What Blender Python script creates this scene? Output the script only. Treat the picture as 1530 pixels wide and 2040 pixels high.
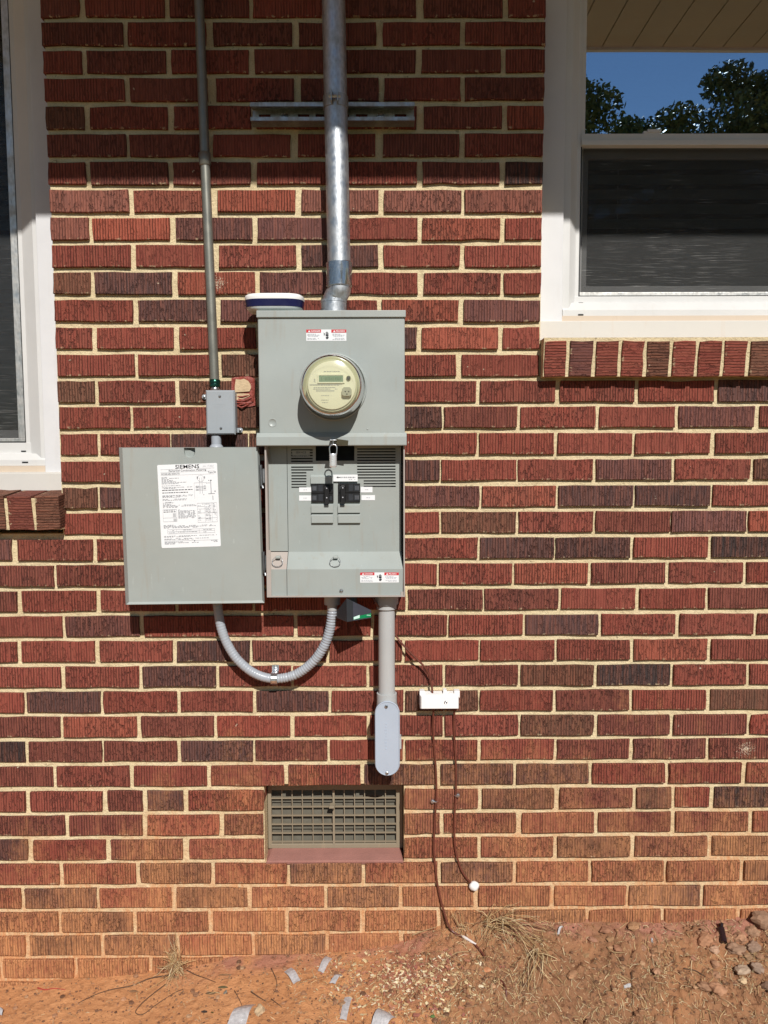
import bpy, bmesh, math, random
import numpy as np
from mathutils import Vector, Matrix, noise as mnoise
random.seed(7); R = random.random
def ru(a, b): return a + (b - a) * random.random()
S = bpy.context.scene
for o in list(bpy.data.objects): bpy.data.objects.remove(o)

# ------------------------------------------------------------------ camera
PIT, YAW, ROL = 8.10865227e-02, -3.76764673e-03, -3.13956501e-03
CAMZ, DIST, F = 2.10 - 0.656035056, 1.98906651, 1532.0
def _rot():
    a, b, c = PIT, YAW, ROL
    Rx = Matrix(((1,0,0),(0,math.cos(a),-math.sin(a)),(0,math.sin(a),math.cos(a))))
    Ry = Matrix(((math.cos(b),0,math.sin(b)),(0,1,0),(-math.sin(b),0,math.cos(b))))
    Rz = Matrix(((math.cos(c),-math.sin(c),0),(math.sin(c),math.cos(c),0),(0,0,1)))
    return Rz @ Rx @ Ry
RT = _rot(); RTI = RT.transposed()
def W(x, y, d=0.0):
    """point of the place seen at pixel (x, y) of the 1530x2040 photo, d metres in front of the brick face (wall = plane y 0)"""
    r = RTI @ Vector(((x - 765) / F, (y - 1020) / F, 1.0))
    t = (DIST - d) / r.z
    return Vector((r.x * t, -d, CAMZ - r.y * t))
def PX(p):
    q = RT @ Vector((p[0], -(p[2] - CAMZ), p[1] + DIST))
    return 765 + F * q.x / q.z, 1020 + F * q.y / q.z
def mm(px, d=0.0): return px * (DIST - d) / F
cam = bpy.data.cameras.new('camera'); camo = bpy.data.objects.new('camera', cam)
S.collection.objects.link(camo); S.camera = camo
cam.sensor_fit = 'VERTICAL'; cam.sensor_height = 36; cam.lens = F / 2040 * 36
cam.clip_start = 0.05; cam.clip_end = 500
ax = [RTI @ Vector(v) for v in ((1,0,0),(0,1,0),(0,0,1))]
ax = [Vector((v.x, v.z, -v.y)) for v in ax]              # cam right, down, forward in world
M3 = Matrix((ax[0], -ax[1], -ax[2])).transposed()
camo.matrix_world = Matrix.Translation((0, -DIST, CAMZ)) @ M3.to_4x4()

# ------------------------------------------------------------------ world, sun, exposure
SUN = Vector((0.235, -1.0, 0.87)).normalized()
el = math.asin(SUN.z); az = math.atan2(SUN.x, SUN.y)
wd = bpy.data.worlds.new('World'); S.world = wd; wd.use_nodes = True
nt = wd.node_tree; bg = nt.nodes['Background']
sky = nt.nodes.new('ShaderNodeTexSky'); sky.sky_type = 'NISHITA'; sky.sun_disc = False
sky.sun_elevation = el; sky.sun_rotation = az; sky.air_density = 1.0; sky.dust_density = 0.0; sky.ozone_density = 2.0
nt.links.new(sky.outputs[0], bg.inputs[0]); bg.inputs[1].default_value = 0.056
sl = bpy.data.lights.new('sun', 'SUN'); sl.energy = 4.75; sl.angle = math.radians(0.53); sl.color = (1.0, 0.965, 0.915)
slo = bpy.data.objects.new('sun', sl); S.collection.objects.link(slo)
slo.rotation_euler = (-SUN).to_track_quat('-Z', 'Y').to_euler(); slo.location = (3, -9, 9)
S.view_settings.view_transform = 'Standard'; S.view_settings.look = 'None'
S.view_settings.exposure = 0.0; S.view_settings.gamma = 1.0; S.view_settings.use_curve_mapping = False
S.render.resolution_x = 768; S.render.resolution_y = 1024
S.render.engine = 'CYCLES'
S.cycles.max_bounces = 8; S.cycles.transparent_max_bounces = 12; S.cycles.caustics_reflective = False

# ------------------------------------------------------------------ mesh helpers
COL = S.collection
class MB:
    def __init__(s): s.v = []; s.f = []; s.m = []; s.c = []; s.cur = None
    def add(s, vs, fs, m=0):
        b = len(s.v); s.v += [tuple(v) for v in vs]
        for f in fs: s.f.append([b + i for i in f]); s.m.append(m)
        s.c += [s.cur] * len(vs)
    def box(s, x0, x1, y0, y1, z0, z1, m=0):
        vs = [(x,y,z) for x in (x0,x1) for y in (y0,y1) for z in (z0,z1)]
        s.add(vs, [(0,1,3,2),(4,6,7,5),(0,4,5,1),(2,3,7,6),(0,2,6,4),(1,5,7,3)], m)
    def pbox(s, px, d0, d1, m=0, dp=None):
        """box whose front face covers photo rectangle px at depth d1"""
        x0, y0, x1, y1 = px; dp = d1 if dp is None else dp
        a = W(x0, (y0+y1)/2, dp).x; b = W(x1, (y0+y1)/2, dp).x
        t = W((x0+x1)/2, y0, dp).z; u = W((x0+x1)/2, y1, dp).z
        s.box(a, b, -d1, -d0, u, t, m)
        return a, b, u, t
    def loft(s, rings, m=0, cap0=True, cap1=True):
        n = len(rings[0]); vs = [p for r in rings for p in r]; fs = []
        for k in range(len(rings) - 1):
            for i in range(n):
                j = (i + 1) % n
                fs.append((k*n+i, k*n+j, (k+1)*n+j, (k+1)*n+i))
        if cap0: fs.append(tuple(reversed(range(n))))
        if cap1: fs.append(tuple(range((len(rings)-1)*n, len(rings)*n)))
        s.add(vs, fs, m)
    def tube(s, path, r, n=12, m=0, caps=True):
        path = [Vector(p) for p in path]; rings = []; L = len(path)
        rs = r if isinstance(r, (list, tuple)) else [r] * L
        t0 = (path[1] - path[0]).normalized()
        u = t0.orthogonal().normalized()
        for i in range(L):
            t = (path[min(i+1, L-1)] - path[max(i-1, 0)]).normalized()
            u = (u - t * u.dot(t)).normalized(); w = t.cross(u)
            rings.append([path[i] + (u*math.cos(k*2*math.pi/n) + w*math.sin(k*2*math.pi/n)) * rs[i] for k in range(n)])
        s.loft(rings, m, caps, caps)
    def lathe(s, c, prof, n=32, m=0, axis='y', caps=True):
        """prof: list of (radius, offset towards the viewer); axis y = out of the wall"""
        rings = []
        for r, h in prof:
            ring = []
            for k in range(n):
                a = -k*2*math.pi/n
                if axis == 'y': ring.append((c[0]+r*math.cos(a), c[1]-h, c[2]+r*math.sin(a)))
                else: ring.append((c[0]+r*math.cos(-a), c[1]+r*math.sin(-a), c[2]+h))
            rings.append(ring)
        s.loft(rings, m, caps, caps)
    def prism(s, poly, y0, y1, m=0):
        """poly in (x, z); y0 front (more negative), y1 back"""
        n = len(poly)
        a = sum(poly[i][0]*poly[(i+1)%n][1]-poly[(i+1)%n][0]*poly[i][1] for i in range(n))
        if a < 0: poly = poly[::-1]
        s.loft([[(x, y1, z) for x, z in poly], [(x, y0, z) for x, z in poly]], m)
    def plate(s, x0, x1, z0, z1, holes, yf, yb, m=0):
        xs = sorted({x0, x1} | {min(max(h[i], x0), x1) for h in holes for i in (0, 1)})
        zs = sorted({z0, z1} | {min(max(h[i], z0), z1) for h in holes for i in (2, 3)})
        nx, nz = len(xs)-1, len(zs)-1
        def solid(i, j):
            if i < 0 or j < 0 or i >= nx or j >= nz: return False
            cx, cz = (xs[i]+xs[i+1])/2, (zs[j]+zs[j+1])/2
            return not any(h[0] < cx < h[1] and h[2] < cz < h[3] for h in holes)
        b = len(s.v); idx = {}
        def V(i, j, k):
            if (i,j,k) not in idx:
                idx[(i,j,k)] = len(s.v); s.v.append((xs[i], yf if k == 0 else yb, zs[j])); s.c.append(s.cur)
            return idx[(i,j,k)]
        def F(q): s.f.append(q); s.m.append(m)
        for i in range(nx):
            for j in range(nz):
                if not solid(i, j): continue
                F([V(i,j,0), V(i+1,j,0), V(i+1,j+1,0), V(i,j+1,0)])
                F([V(i,j,1), V(i,j+1,1), V(i+1,j+1,1), V(i+1,j,1)])
                if not solid(i-1, j): F([V(i,j,1), V(i,j,0), V(i,j+1,0), V(i,j+1,1)])
                if not solid(i+1, j): F([V(i+1,j,0), V(i+1,j,1), V(i+1,j+1,1), V(i+1,j+1,0)])
                if not solid(i, j-1): F([V(i,j,0), V(i,j,1), V(i+1,j,1), V(i+1,j,0)])
                if not solid(i, j+1): F([V(i,j+1,1), V(i,j+1,0), V(i+1,j+1,0), V(i+1,j+1,1)])
    def ellipsoid(s, c, r, n=12, k=8, m=0, jit=0.0, rot=None):
        rings = []; c = Vector(c)
        seed = Vector((R()*50, R()*50, R()*50))
        for i in range(1, k):
            t = math.pi*i/k; ring = []
            for j in range(n):
                a = 2*math.pi*j/n
                d = Vector((math.sin(t)*math.cos(a), math.sin(t)*math.sin(a), math.cos(t)))
                q = 1 + jit * mnoise.noise(d*1.3 + seed) + jit*.5*mnoise.noise(d*3.1+seed)
                p = Vector((d.x*r[0]*q, d.y*r[1]*q, d.z*r[2]*q))
                if rot: p = rot @ p
                ring.append(c + p)
            rings.append(ring[::-1])
        s.loft(rings, m)
    def text(s, body, origin, size, m=0, ux=Vector((1,0,0)), uz=Vector((0,0,1)), align='LEFT', sx=1.0, n=Vector((0,-1,0))):
        vs, fs = text_mesh(body, align)
        o = Vector(origin)
        s.add([o + ux*(v[0]*size*sx) + uz*(v[1]*size) for v in vs], fs, m)
_tc = {}
def text_mesh(body, align):
    if (body, align) in _tc: return _tc[(body, align)]
    cu = bpy.data.curves.new('t', 'FONT'); cu.body = body; cu.offset = .012 if body in ('SIEMENS', 'DANGER', 'PELIGRO') else 0.0; cu.align_x = align; cu.resolution_u = 2
    o = bpy.data.objects.new('t', cu); COL.objects.link(o); bpy.context.view_layer.update()
    me = o.evaluated_get(bpy.context.evaluated_depsgraph_get()).to_mesh()
    res = ([tuple(v.co) for v in me.vertices], [tuple(p.vertices) for p in me.polygons])
    bpy.data.objects.remove(o); bpy.data.curves.remove(cu)
    _tc[(body, align)] = res
    return res
def rootloc(p):
    v = Vector((0,0,0))
    while p is not None: v += p.location; p = p.parent
    return v
def obj(name, mb, mats, parent=None, smooth=False, bevel=0.0, loc=None, seg=2, label=None, kind=None, auto=None):
    """links the shapes collected in mb (world coordinates) as ONE mesh object"""
    base = rootloc(parent)
    loc = Vector(loc) if loc is not None else (base if parent is not None else None)
    if loc is None:
        a = np.array(mb.v); loc = Vector(((a[:,0].min()+a[:,0].max())/2, (a[:,1].min()+a[:,1].max())/2, a[:,2].min()))
    me = bpy.data.meshes.new(name)
    me.from_pydata([(v[0]-loc.x, v[1]-loc.y, v[2]-loc.z) for v in mb.v], [], mb.f)
    if not isinstance(mats, (list, tuple)): mats = [mats]
    for mt in mats: me.materials.append(mt)
    me.polygons.foreach_set('material_index', mb.m)
    if any(c is not None for c in mb.c):
        at = me.color_attributes.new('Col', 'FLOAT_COLOR', 'POINT')
        at.data.foreach_set('color', [x for c in mb.c for x in ((c or (1,1,1)) + (1,) if len(c or (1,1,1)) == 3 else c)])
    if smooth: me.polygons.foreach_set('use_smooth', [True]*len(me.polygons))
    me.update()
    if auto is not None: me.set_sharp_from_angle(angle=math.radians(auto))
    o = bpy.data.objects.new(name, me); COL.objects.link(o)
    o.location = loc - base
    if parent is not None: o.parent = parent
    if bevel:
        b = o.modifiers.new('bevel', 'BEVEL'); b.width = bevel; b.segments = seg; b.limit_method = 'ANGLE'; b.angle_limit = math.radians(40)
    if label: o['label'] = label
    if kind: o['kind'] = kind
    return o
def thing(name, loc, label, cat, group=None):
    o = bpy.data.objects.new(name, None); COL.objects.link(o); o.location = loc; o.empty_display_size = .05
    o['label'] = label; o['category'] = cat
    if group: o['group'] = group
    return o
def tag(o, label, cat, group=None):
    o['label'] = label; o['category'] = cat
    if group: o['group'] = group
    return o
def catmull(pts, sub=8):
    pts = [Vector(p) for p in pts]; out = []
    for i in range(len(pts)-1):
        p0, p1, p2, p3 = pts[max(i-1,0)], pts[i], pts[i+1], pts[min(i+2, len(pts)-1)]
        for k in range(sub):
            t = k/sub
            out.append(0.5*((2*p1)+(p2-p0)*t+(2*p0-5*p1+4*p2-p3)*t*t+(3*p1-p0-3*p2+p3)*t**3))
    out.append(pts[-1]); return out

# ------------------------------------------------------------------ materials
class NT:
    def __init__(s, name):
        s.mat = bpy.data.materials.new(name); s.mat.use_nodes = True
        s.t = s.mat.node_tree; s.b = s.t.nodes['Principled BSDF']; s.out = s.t.nodes['Material Output']
    def n(s, typ, **kw):
        nd = s.t.nodes.new('ShaderNode' + typ)
        for k, v in kw.items(): setattr(nd, k, v)
        return nd
    def l(s, a, b): s.t.links.new(a, b)
    def put(s, sock, v):
        if hasattr(v, 'is_linked') or hasattr(v, 'links'): s.l(v, sock)
        else: sock.default_value = v
    def math(s, op, a, b=0.0, c=None, clamp=False):
        nd = s.n('Math', operation=op, use_clamp=clamp); s.put(nd.inputs[0], a); s.put(nd.inputs[1], b)
        if c is not None: s.put(nd.inputs[2], c)
        return nd.outputs[0]
    def mix(s, fac, a, b, blend='MIX'):
        nd = s.n('Mix', data_type='RGBA', blend_type=blend)
        s.put(nd.inputs[0], fac)
        s.put(nd.inputs[6], a if hasattr(a, 'links') else tuple(a)+(1,)); s.put(nd.inputs[7], b if hasattr(b, 'links') else tuple(b)+(1,))
        return nd.outputs[2]
    def rng(s, v, a, b, c=0.0, d=1.0, smooth=False):
        nd = s.n('MapRange'); nd.interpolation_type = 'SMOOTHSTEP' if smooth else 'LINEAR'
        s.put(nd.inputs[0], v); nd.inputs[1].default_value = a; nd.inputs[2].default_value = b
        nd.inputs[3].default_value = c; nd.inputs[4].default_value = d
        return nd.outputs[0]
    def noise(s, vec, scale, detail=3, rough=.55, dist=0.0):
        nd = s.n('TexNoise'); s.l(vec, nd.inputs['Vector']); nd.inputs['Scale'].default_value = scale
        nd.inputs['Detail'].default_value = detail; nd.inputs['Roughness'].default_value = rough; nd.inputs['Distortion'].default_value = dist
        return nd.outputs['Fac']
    def mapping(s, vec, scale):
        nd = s.n('Mapping'); s.l(vec, nd.inputs['Vector']); nd.inputs['Scale'].default_value = scale
        return nd.outputs[0]
    def bump(s, h, dist=.002, strength=1.0, normal=None):
        nd = s.n('Bump'); s.l(h, nd.inputs['Height']); nd.inputs['Distance'].default_value = dist; nd.inputs['Strength'].default_value = strength
        if normal is not None: s.l(normal, nd.inputs['Normal'])
        s.l(nd.outputs[0], s.b.inputs['Normal']); return nd.outputs[0]
    def obj(s): return s.n('TexCoord').outputs['Object']
    def pos(s): return s.n('NewGeometry').outputs['Position']
    def base(s, v): s.put(s.b.inputs['Base Color'], v if hasattr(v, 'links') else tuple(v)+(1,))
    def set(s, rough=None, metal=None, spec=None):
        if rough is not None: s.put(s.b.inputs['Roughness'], rough)
        if metal is not None: s.b.inputs['Metallic'].default_value = metal
        if spec is not None: s.b.inputs['Specular IOR Level'].default_value = spec
        return s.mat
def plain(name, col, rough=.5, metal=0.0, var=.08, scale=60, bump=0.0, bscale=300, spec=.5):
    t = NT(name); p = t.pos(); nz = t.noise(p, scale, 4)
    t.base(t.mix(nz, tuple(c*(1-var*2) for c in col), tuple(min(1, c*(1+var)) for c in col)))
    r2 = t.rng(t.noise(p, scale*.7, 3), .3, .7, max(.03, rough*.8), min(1, rough*1.2))
    t.set(r2, metal, spec)
    if bump: t.bump(t.noise(p, bscale, 3), bump, 1.0)
    return t.mat
def clay_stain(t, col):
    """dried red clay splashed up from the ground (dirt on the wall, fading with height)"""
    p = t.pos(); sp = t.n('SeparateXYZ'); t.l(p, sp.inputs[0])
    ht = t.rng(sp.outputs['X'], -1.0, -.2, .42, .66, True)
    k = t.math('DIVIDE', sp.outputs['Z'], ht)
    n1 = t.noise(t.mapping(p, (1, 1, .5)), 9, 4); n2 = t.noise(t.mapping(p, (1, 1, .12)), 170, 3)
    w = t.math('SUBTRACT', t.math('ADD', 1.0, t.math('ADD', t.math('MULTIPLY', t.math('SUBTRACT', n1, .5), 1.7), t.math('MULTIPLY', t.math('SUBTRACT', t.noise(p, 70, 4, .65), .5), .9))), k)
    w = t.math('MULTIPLY', w, t.rng(n2, .30, .62, .42, 1.15), clamp=True)
    w = t.math('MULTIPLY', t.math('POWER', w, 1.05), .92)
    return t.mix(w, col, (.58, .265, .115))
def mat_brick():
    t = NT('brick_clay'); at = t.n('Attribute'); at.attribute_name = 'Col'
    o = t.obj(); oi = t.n('ObjectInfo'); off = t.n('VectorMath', operation='MULTIPLY_ADD')
    cmb = t.n('CombineXYZ')
    for i in range(3): t.l(oi.outputs['Random'], cmb.inputs[i])
    t.l(cmb.outputs[0], off.inputs[0]); off.inputs[1].default_value = (3.1, 7.7, 5.3); t.l(o, off.inputs[2]); v = off.outputs[0]
    wv = t.n('TexWave', wave_type='BANDS', bands_direction='X', wave_profile='SIN'); t.l(v, wv.inputs['Vector'])
    wv.inputs['Scale'].default_value = 45; wv.inputs['Distortion'].default_value = 1.3; wv.inputs['Detail'].default_value = 2; wv.inputs['Detail Scale'].default_value = 1.6
    # narrow drag grooves of uneven strength
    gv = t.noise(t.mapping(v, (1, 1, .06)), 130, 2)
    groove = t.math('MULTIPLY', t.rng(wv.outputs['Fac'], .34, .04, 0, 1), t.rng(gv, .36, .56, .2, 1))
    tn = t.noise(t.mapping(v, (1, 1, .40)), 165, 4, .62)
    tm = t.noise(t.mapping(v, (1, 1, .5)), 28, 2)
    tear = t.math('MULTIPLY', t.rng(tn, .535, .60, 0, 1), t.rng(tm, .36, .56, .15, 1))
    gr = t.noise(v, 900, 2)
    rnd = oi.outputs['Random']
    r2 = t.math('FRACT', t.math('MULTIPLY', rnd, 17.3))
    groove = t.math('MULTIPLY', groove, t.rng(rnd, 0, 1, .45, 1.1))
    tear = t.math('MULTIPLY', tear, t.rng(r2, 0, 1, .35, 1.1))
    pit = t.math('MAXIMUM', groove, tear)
    lf = t.noise(v, 22, 3)
    h = t.math('ADD', t.math('ADD', t.math('MULTIPLY', pit, -1.0), t.math('MULTIPLY', gr, .25)), t.math('MULTIPLY', lf, .5))
    # colour: kiln flashing in broad patches, iron streaks along the drag lines, sand grain
    fl = t.noise(t.mapping(v, (1, 1, .5)), 16, 3)
    st = t.noise(t.mapping(v, (1, 1, .07)), 210, 3)
    c = t.mix(t.math('MULTIPLY', t.rng(fl, .40, .75, 0, .6), t.rng(r2, .2, 1, .15, 1)), at.outputs['Color'], (.075, .040, .032))
    c = t.mix(t.rng(st, .38, .68, 0, .38), c, (.34, .115, .070))
    c = t.mix(t.math('MULTIPLY', pit, .56), c, (.050, .020, .015))  # groove shade painted into the pits along with dark kiln colour
    c = t.mix(t.rng(gr, .66, .76, 0, .35), c, (.46, .27, .19))
    # painted sun glints on the lower arris burrs and lime splashes where 'Col' alpha says so
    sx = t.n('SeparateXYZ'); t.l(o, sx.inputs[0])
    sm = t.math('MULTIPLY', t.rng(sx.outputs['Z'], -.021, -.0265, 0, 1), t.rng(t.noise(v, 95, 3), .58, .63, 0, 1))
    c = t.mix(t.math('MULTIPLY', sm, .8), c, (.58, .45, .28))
    sp2 = t.rng(at.outputs['Alpha'], .95, .5, 0, 1)
    ln = t.n('VectorMath', operation='LENGTH'); t.l(t.mapping(o, (1, 0, 1.3)), ln.inputs[0])
    sp2 = t.math('MULTIPLY', sp2, t.rng(t.math('ADD', t.noise(v, 260, 5, .7), t.rng(ln.outputs['Value'], .0, .05, .16, -.14)), .58, .66, 0, 1))
    c = t.mix(t.math('MULTIPLY', sp2, .85), c, (.72, .62, .46))
    c = t.mix(t.rng(t.noise(v, 60, 2), .765, .79, 0, .8), c, (.62, .52, .38))
    t.base(clay_stain(t, c)); t.set(.86, 0, .25); t.bump(h, .0046, 1.0)
    return t.mat
def mat_mortar():
    t = NT('mortar'); p = t.pos()
    n1 = t.noise(p, 14, 4); n2 = t.noise(p, 420, 3)
    c = t.mix(t.rng(n1, .3, .7), (.64, .515, .305), (.76, .635, .405)); c = t.mix(t.rng(n2, .52, .74, 0, .5), c, (.33, .25, .14)); n3 = t.noise(t.mapping(p, (1, 1, .6)), 34, 5, .65); c = t.mix(t.rng(n3, .56, .70, 0, .38), c, (.36, .27, .15)); c = t.mix(t.rng(t.noise(p, 75, 4), .66, .72, 0, .6), c, (.20, .15, .09))
    t.base(clay_stain(t, c)); t.set(.95, 0, .2)
    t.bump(t.math('ADD', t.math('MULTIPLY', n2, .5), t.math('ADD', t.noise(p, 120, 3), t.math('MULTIPLY', t.noise(p, 40, 3), 1.4))), .0034, .9)
    return t.mat
def mat_galv(name, col=(.60, .63, .66), rough=.36):
    t = NT(name); p = t.pos()
    vo = t.n('TexVoronoi'); t.l(t.mapping(p, (1, 1, .45)), vo.inputs['Vector']); vo.inputs['Scale'].default_value = 170
    nz = t.noise(p, 45, 4); st = t.noise(t.mapping(p, (1, 1, .05)), 120, 3); sc = t.noise(t.mapping(p, (1,1,.3)), 30, 5, .7)
    c = t.mix(vo.outputs['Distance'], tuple(x*.80 for x in col), tuple(min(1, x*1.12) for x in col))
    c = t.mix(t.rng(nz, .45, .75, 0, .55), c, tuple(x*.58 for x in col)); c = t.mix(t.rng(st, .55, .75, 0, .3), c, (.8, .8, .8))
    c = t.mix(t.rng(sc, .63, .70, 0, .6), c, (.20, .20, .19))
    t.base(c); t.set(t.rng(nz, .3, .7, rough*.72, rough*1.5), .92); t.bump(t.math('ADD', nz, t.math('MULTIPLY', vo.outputs['Distance'], .4)), .0012, .5)
    return t.mat
def mat_paint(name, col, rough=.42, dirt=(.30, .22, .14), damt=.25):
    t = NT(name); p = t.pos()
    a = t.noise(p, 7, 5, .62); b = t.noise(t.mapping(p, (1, 1, .12)), 60, 4); s = t.noise(p, 330, 2)
    c = t.mix(t.rng(a, .3, .75), tuple(x*.95 for x in col), tuple(x*1.04 for x in col))
    c = t.mix(t.rng(b, .60, .82, 0, damt), c, dirt); c = t.mix(t.rng(s, .70, .76, 0, damt*1.2), c, tuple(x*.7 for x in dirt))
    sc = t.noise(t.mapping(p, (1, 1, .25)), 95, 5, .75); c = t.mix(t.rng(sc, .66, .71, 0, damt*1.3), c, tuple(min(1, x*1.35) for x in col)); du = t.noise(p, 2.6, 3); c = t.mix(t.rng(du, .45, .75, 0, damt*.5), c, (.42, .34, .25))
    t.base(c); t.set(t.rng(a, .3, .7, rough*.82, rough*1.25)); t.bump(t.math('ADD', t.math('MULTIPLY', t.noise(p, 700, 2), .05), t.noise(p, 5, 2)), .0035, .5)
    return t.mat
def mat_glass(name, refl, tint=(.9, .95, 1.0), trans=(.82, .86, .84)):
    t = NT(name); t.t.nodes.remove(t.b)
    tr = t.n('BsdfTransparent'); tr.inputs[0].default_value = trans + (1,)
    gl = t.n('BsdfGlossy'); gl.inputs['Color'].default_value = tint + (1,); gl.inputs['Roughness'].default_value = .004
    lw = t.n('Fresnel'); lw.inputs[0].default_value = 1.5
    f = t.math('ADD', t.math('MULTIPLY', lw.outputs[0], 1.8), refl, clamp=True)
    wb = t.n('Bump'); t.l(t.noise(t.pos(), 2.2, 1), wb.inputs['Height']); wb.inputs['Distance'].default_value = .002; wb.inputs['Strength'].default_value = .25
    t.l(wb.outputs[0], gl.inputs['Normal'])
    mx = t.n('MixShader'); t.l(f, mx.inputs[0]); t.l(tr.outputs[0], mx.inputs[1]); t.l(gl.outputs[0], mx.inputs[2])
    t.l(mx.outputs[0], t.out.inputs[0]); return t.mat
def mat_screen():
    t = NT('insect_screen'); p = t.pos()
    tr = t.n('BsdfTransparent')
    s1 = t.noise(t.mapping(p, (.05, 1, 2.2)), 240, 5, .7); s2 = t.noise(p, 5, 3)
    w = t.rng(s1, .56, .72, 0, .8); w = t.math('MULTIPLY', w, t.rng(s2, .38, .62, .15, 1))
    t.base(t.mix(w, (.024, .024, .023), (.55, .54, .52))); t.set(.7)
    mx = t.n('MixShader'); t.put(mx.inputs[0], t.math('ADD', .44, t.math('MULTIPLY', w, .35)))
    t.l(tr.outputs[0], mx.inputs[1]); t.l(t.b.outputs[0], mx.inputs[2]); t.l(mx.outputs[0], t.out.inputs[0])
    return t.mat
def mat_attr(name, rough=.8, var=.25, scale=120, spec=.3, trans=0.0):
    t = NT(name); at = t.n('Attribute'); at.attribute_name = 'Col'; nz = t.noise(t.pos(), scale, 3)
    hs = t.n('HueSaturation'); t.l(at.outputs['Color'], hs.inputs['Color']); t.put(hs.inputs['Value'], t.rng(nz, .25, .75, 1-var, 1+var))
    t.base(hs.outputs[0]); t.set(rough, 0, spec)
    return t.mat
def mat_ground():
    t = NT('red_clay_ground'); p = t.pos(); sp = t.n('SeparateXYZ'); t.l(p, sp.inputs[0])
    a = t.noise(p, 5, 5, .6); b = t.noise(p, 60, 4, .6); c3 = t.noise(p, 420, 3); far = t.rng(sp.outputs['Y'], -1.2, -3.0, 0, 1)
    c = t.mix(t.rng(a, .3, .7), (.52, .235, .100), (.62, .30, .135))
    mul = t.rng(sp.outputs['X'], -.05, .35, 0, 1, True)                       # darker humus towards the mound
    mul = t.math('MULTIPLY', mul, t.rng(a, .32, .58, .55, 1))
    c = t.mix(mul, c, (.285, .140, .072))
    vw = t.math('MULTIPLY', t.rng(sp.outputs['Y'], -.085, -.02, 0, 1, True), t.rng(t.noise(p, 9, 3), .42, .58, 0, .8))
    vw = t.math('MULTIPLY', vw, t.rng(sp.outputs['X'], -.62, -.5, 0, 1))
    c = t.mix(vw, c, (.40, .175, .125))                                       # reddish dust against the footing
    cd = t.n('VectorMath', operation='SUBTRACT'); t.l(p, cd.inputs[0]); cd.inputs[1].default_value = (.07, -.10, .05); cl = t.n('VectorMath', operation='LENGTH'); t.l(t.mapping(cd.outputs[0], (1, 1.3, .0)), cl.inputs[0])
    pk = t.math('MULTIPLY', t.rng(t.math('ADD', cl.outputs['Value'], t.math('MULTIPLY', b, .10)), .20, .10, 0, 1), t.rng(t.noise(p, 22, 3), .40, .55, .2, .85))
    c = t.mix(pk, c, (.30, .115, .075))                                       # brick dust under the shavings
    c = t.mix(t.rng(b, .55, .75, 0, .55), c, (.17, .075, .035)); c = t.mix(t.rng(c3, .60, .72, 0, .5), c, (.60, .37, .20))
    gcol = t.mix(t.rng(t.noise(p, .8, 4), .35, .65), (.07, .09, .03), (.17, .135, .065))
    t.base(t.mix(far, c, gcol)); t.set(.95, 0, .2)
    t.bump(t.math('ADD', t.math('MULTIPLY', c3, .5), b), .007, .9)
    return t.mat

M = {}
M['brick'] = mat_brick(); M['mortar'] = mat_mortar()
M['galv'] = mat_galv('galvanized_steel', (.56, .585, .61), .42); M['steel'] = mat_galv('zinc_plated_steel', (.66, .68, .70), .26); M['zinc'] = mat_galv('dull_zinc', (.46, .46, .44), .42); M['hinge'] = mat_galv('dark_hinge_steel', (.22, .23, .24), .4); M['band'] = mat_galv('bright_coupling', (.46, .50, .54), .2)
M['emt'] = plain('weathered_conduit', (.25, .245, .21), .42, .55, .12, 40)
M['grey'] = mat_paint('grey_enamel', (.325, .36, .345), damt=.4); M['grey2'] = mat_paint('grey_enamel_cover', (.345, .38, .365), damt=.4)
M['rust'] = mat_paint('clay_dusted_enamel', (.39, .345, .315), .6, (.45, .22, .12), .4)
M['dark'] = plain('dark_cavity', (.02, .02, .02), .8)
M['jbox'] = mat_paint('silver_grey_paint', (.33, .36, .385), .36, (.2, .2, .18), .15)
M['pvc'] = mat_paint('grey_pvc', (.43, .44, .44), .5, (.3, .27, .22), .3); M['pvccover'] = mat_paint('pale_blue_grey_pvc', (.40, .455, .535), .5, (.35, .33, .3), .1)
M['flex'] = mat_paint('flexible_grey_pvc', (.36, .39, .43), .36, (.10, .08, .06), .35)
M['white'] = mat_paint('white_trim_paint', (.66, .66, .67), .5, (.42, .36, .28), .16); M['vinyl'] = mat_paint('white_vinyl', (.64, .635, .62), .38, (.45, .38, .28), .14)
M['sill'] = mat_paint('weathered_white_sill', (.58, .555, .51), .6, (.55, .42, .30), .30); M['tan'] = mat_paint('tan_sill_face', (.60, .49, .38), .6, (.4, .28, .18), .3)
M['gasket'] = plain('black_gasket', (.012, .012, .012), .5); M['alu'] = mat_galv('screen_frame', (.62, .61, .58), .45)
M['glass'] = mat_glass('window_glass', .70, (.62, .82, 1.0)); M['glasslow'] = mat_glass('lower_window_glass', .04)
M['screen'] = mat_screen()
M['slat'] = plain('cream_blind', (.74, .70, .62), .5)
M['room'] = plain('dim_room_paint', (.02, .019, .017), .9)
M['wire'] = plain('brown_insulation', (.15, .046, .030), .35, 0, .2, 80); M['bare'] = plain('pale_bare_wire', (.72, .66, .62), .4)
M['wplas'] = mat_paint('white_plastic', (.86, .85, .83), .42, (.5, .4, .3), .08); M['navy'] = plain('navy_plastic', (.007, .008, .060), .35); M['wgrey'] = plain('pale_grey_plastic', (.62, .68, .68), .4)
M['blk'] = plain('black_plastic', (.012, .011, .012), .38); M['chr'] = plain('dark_print_grey', (.11, .11, .12), .45)
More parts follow.
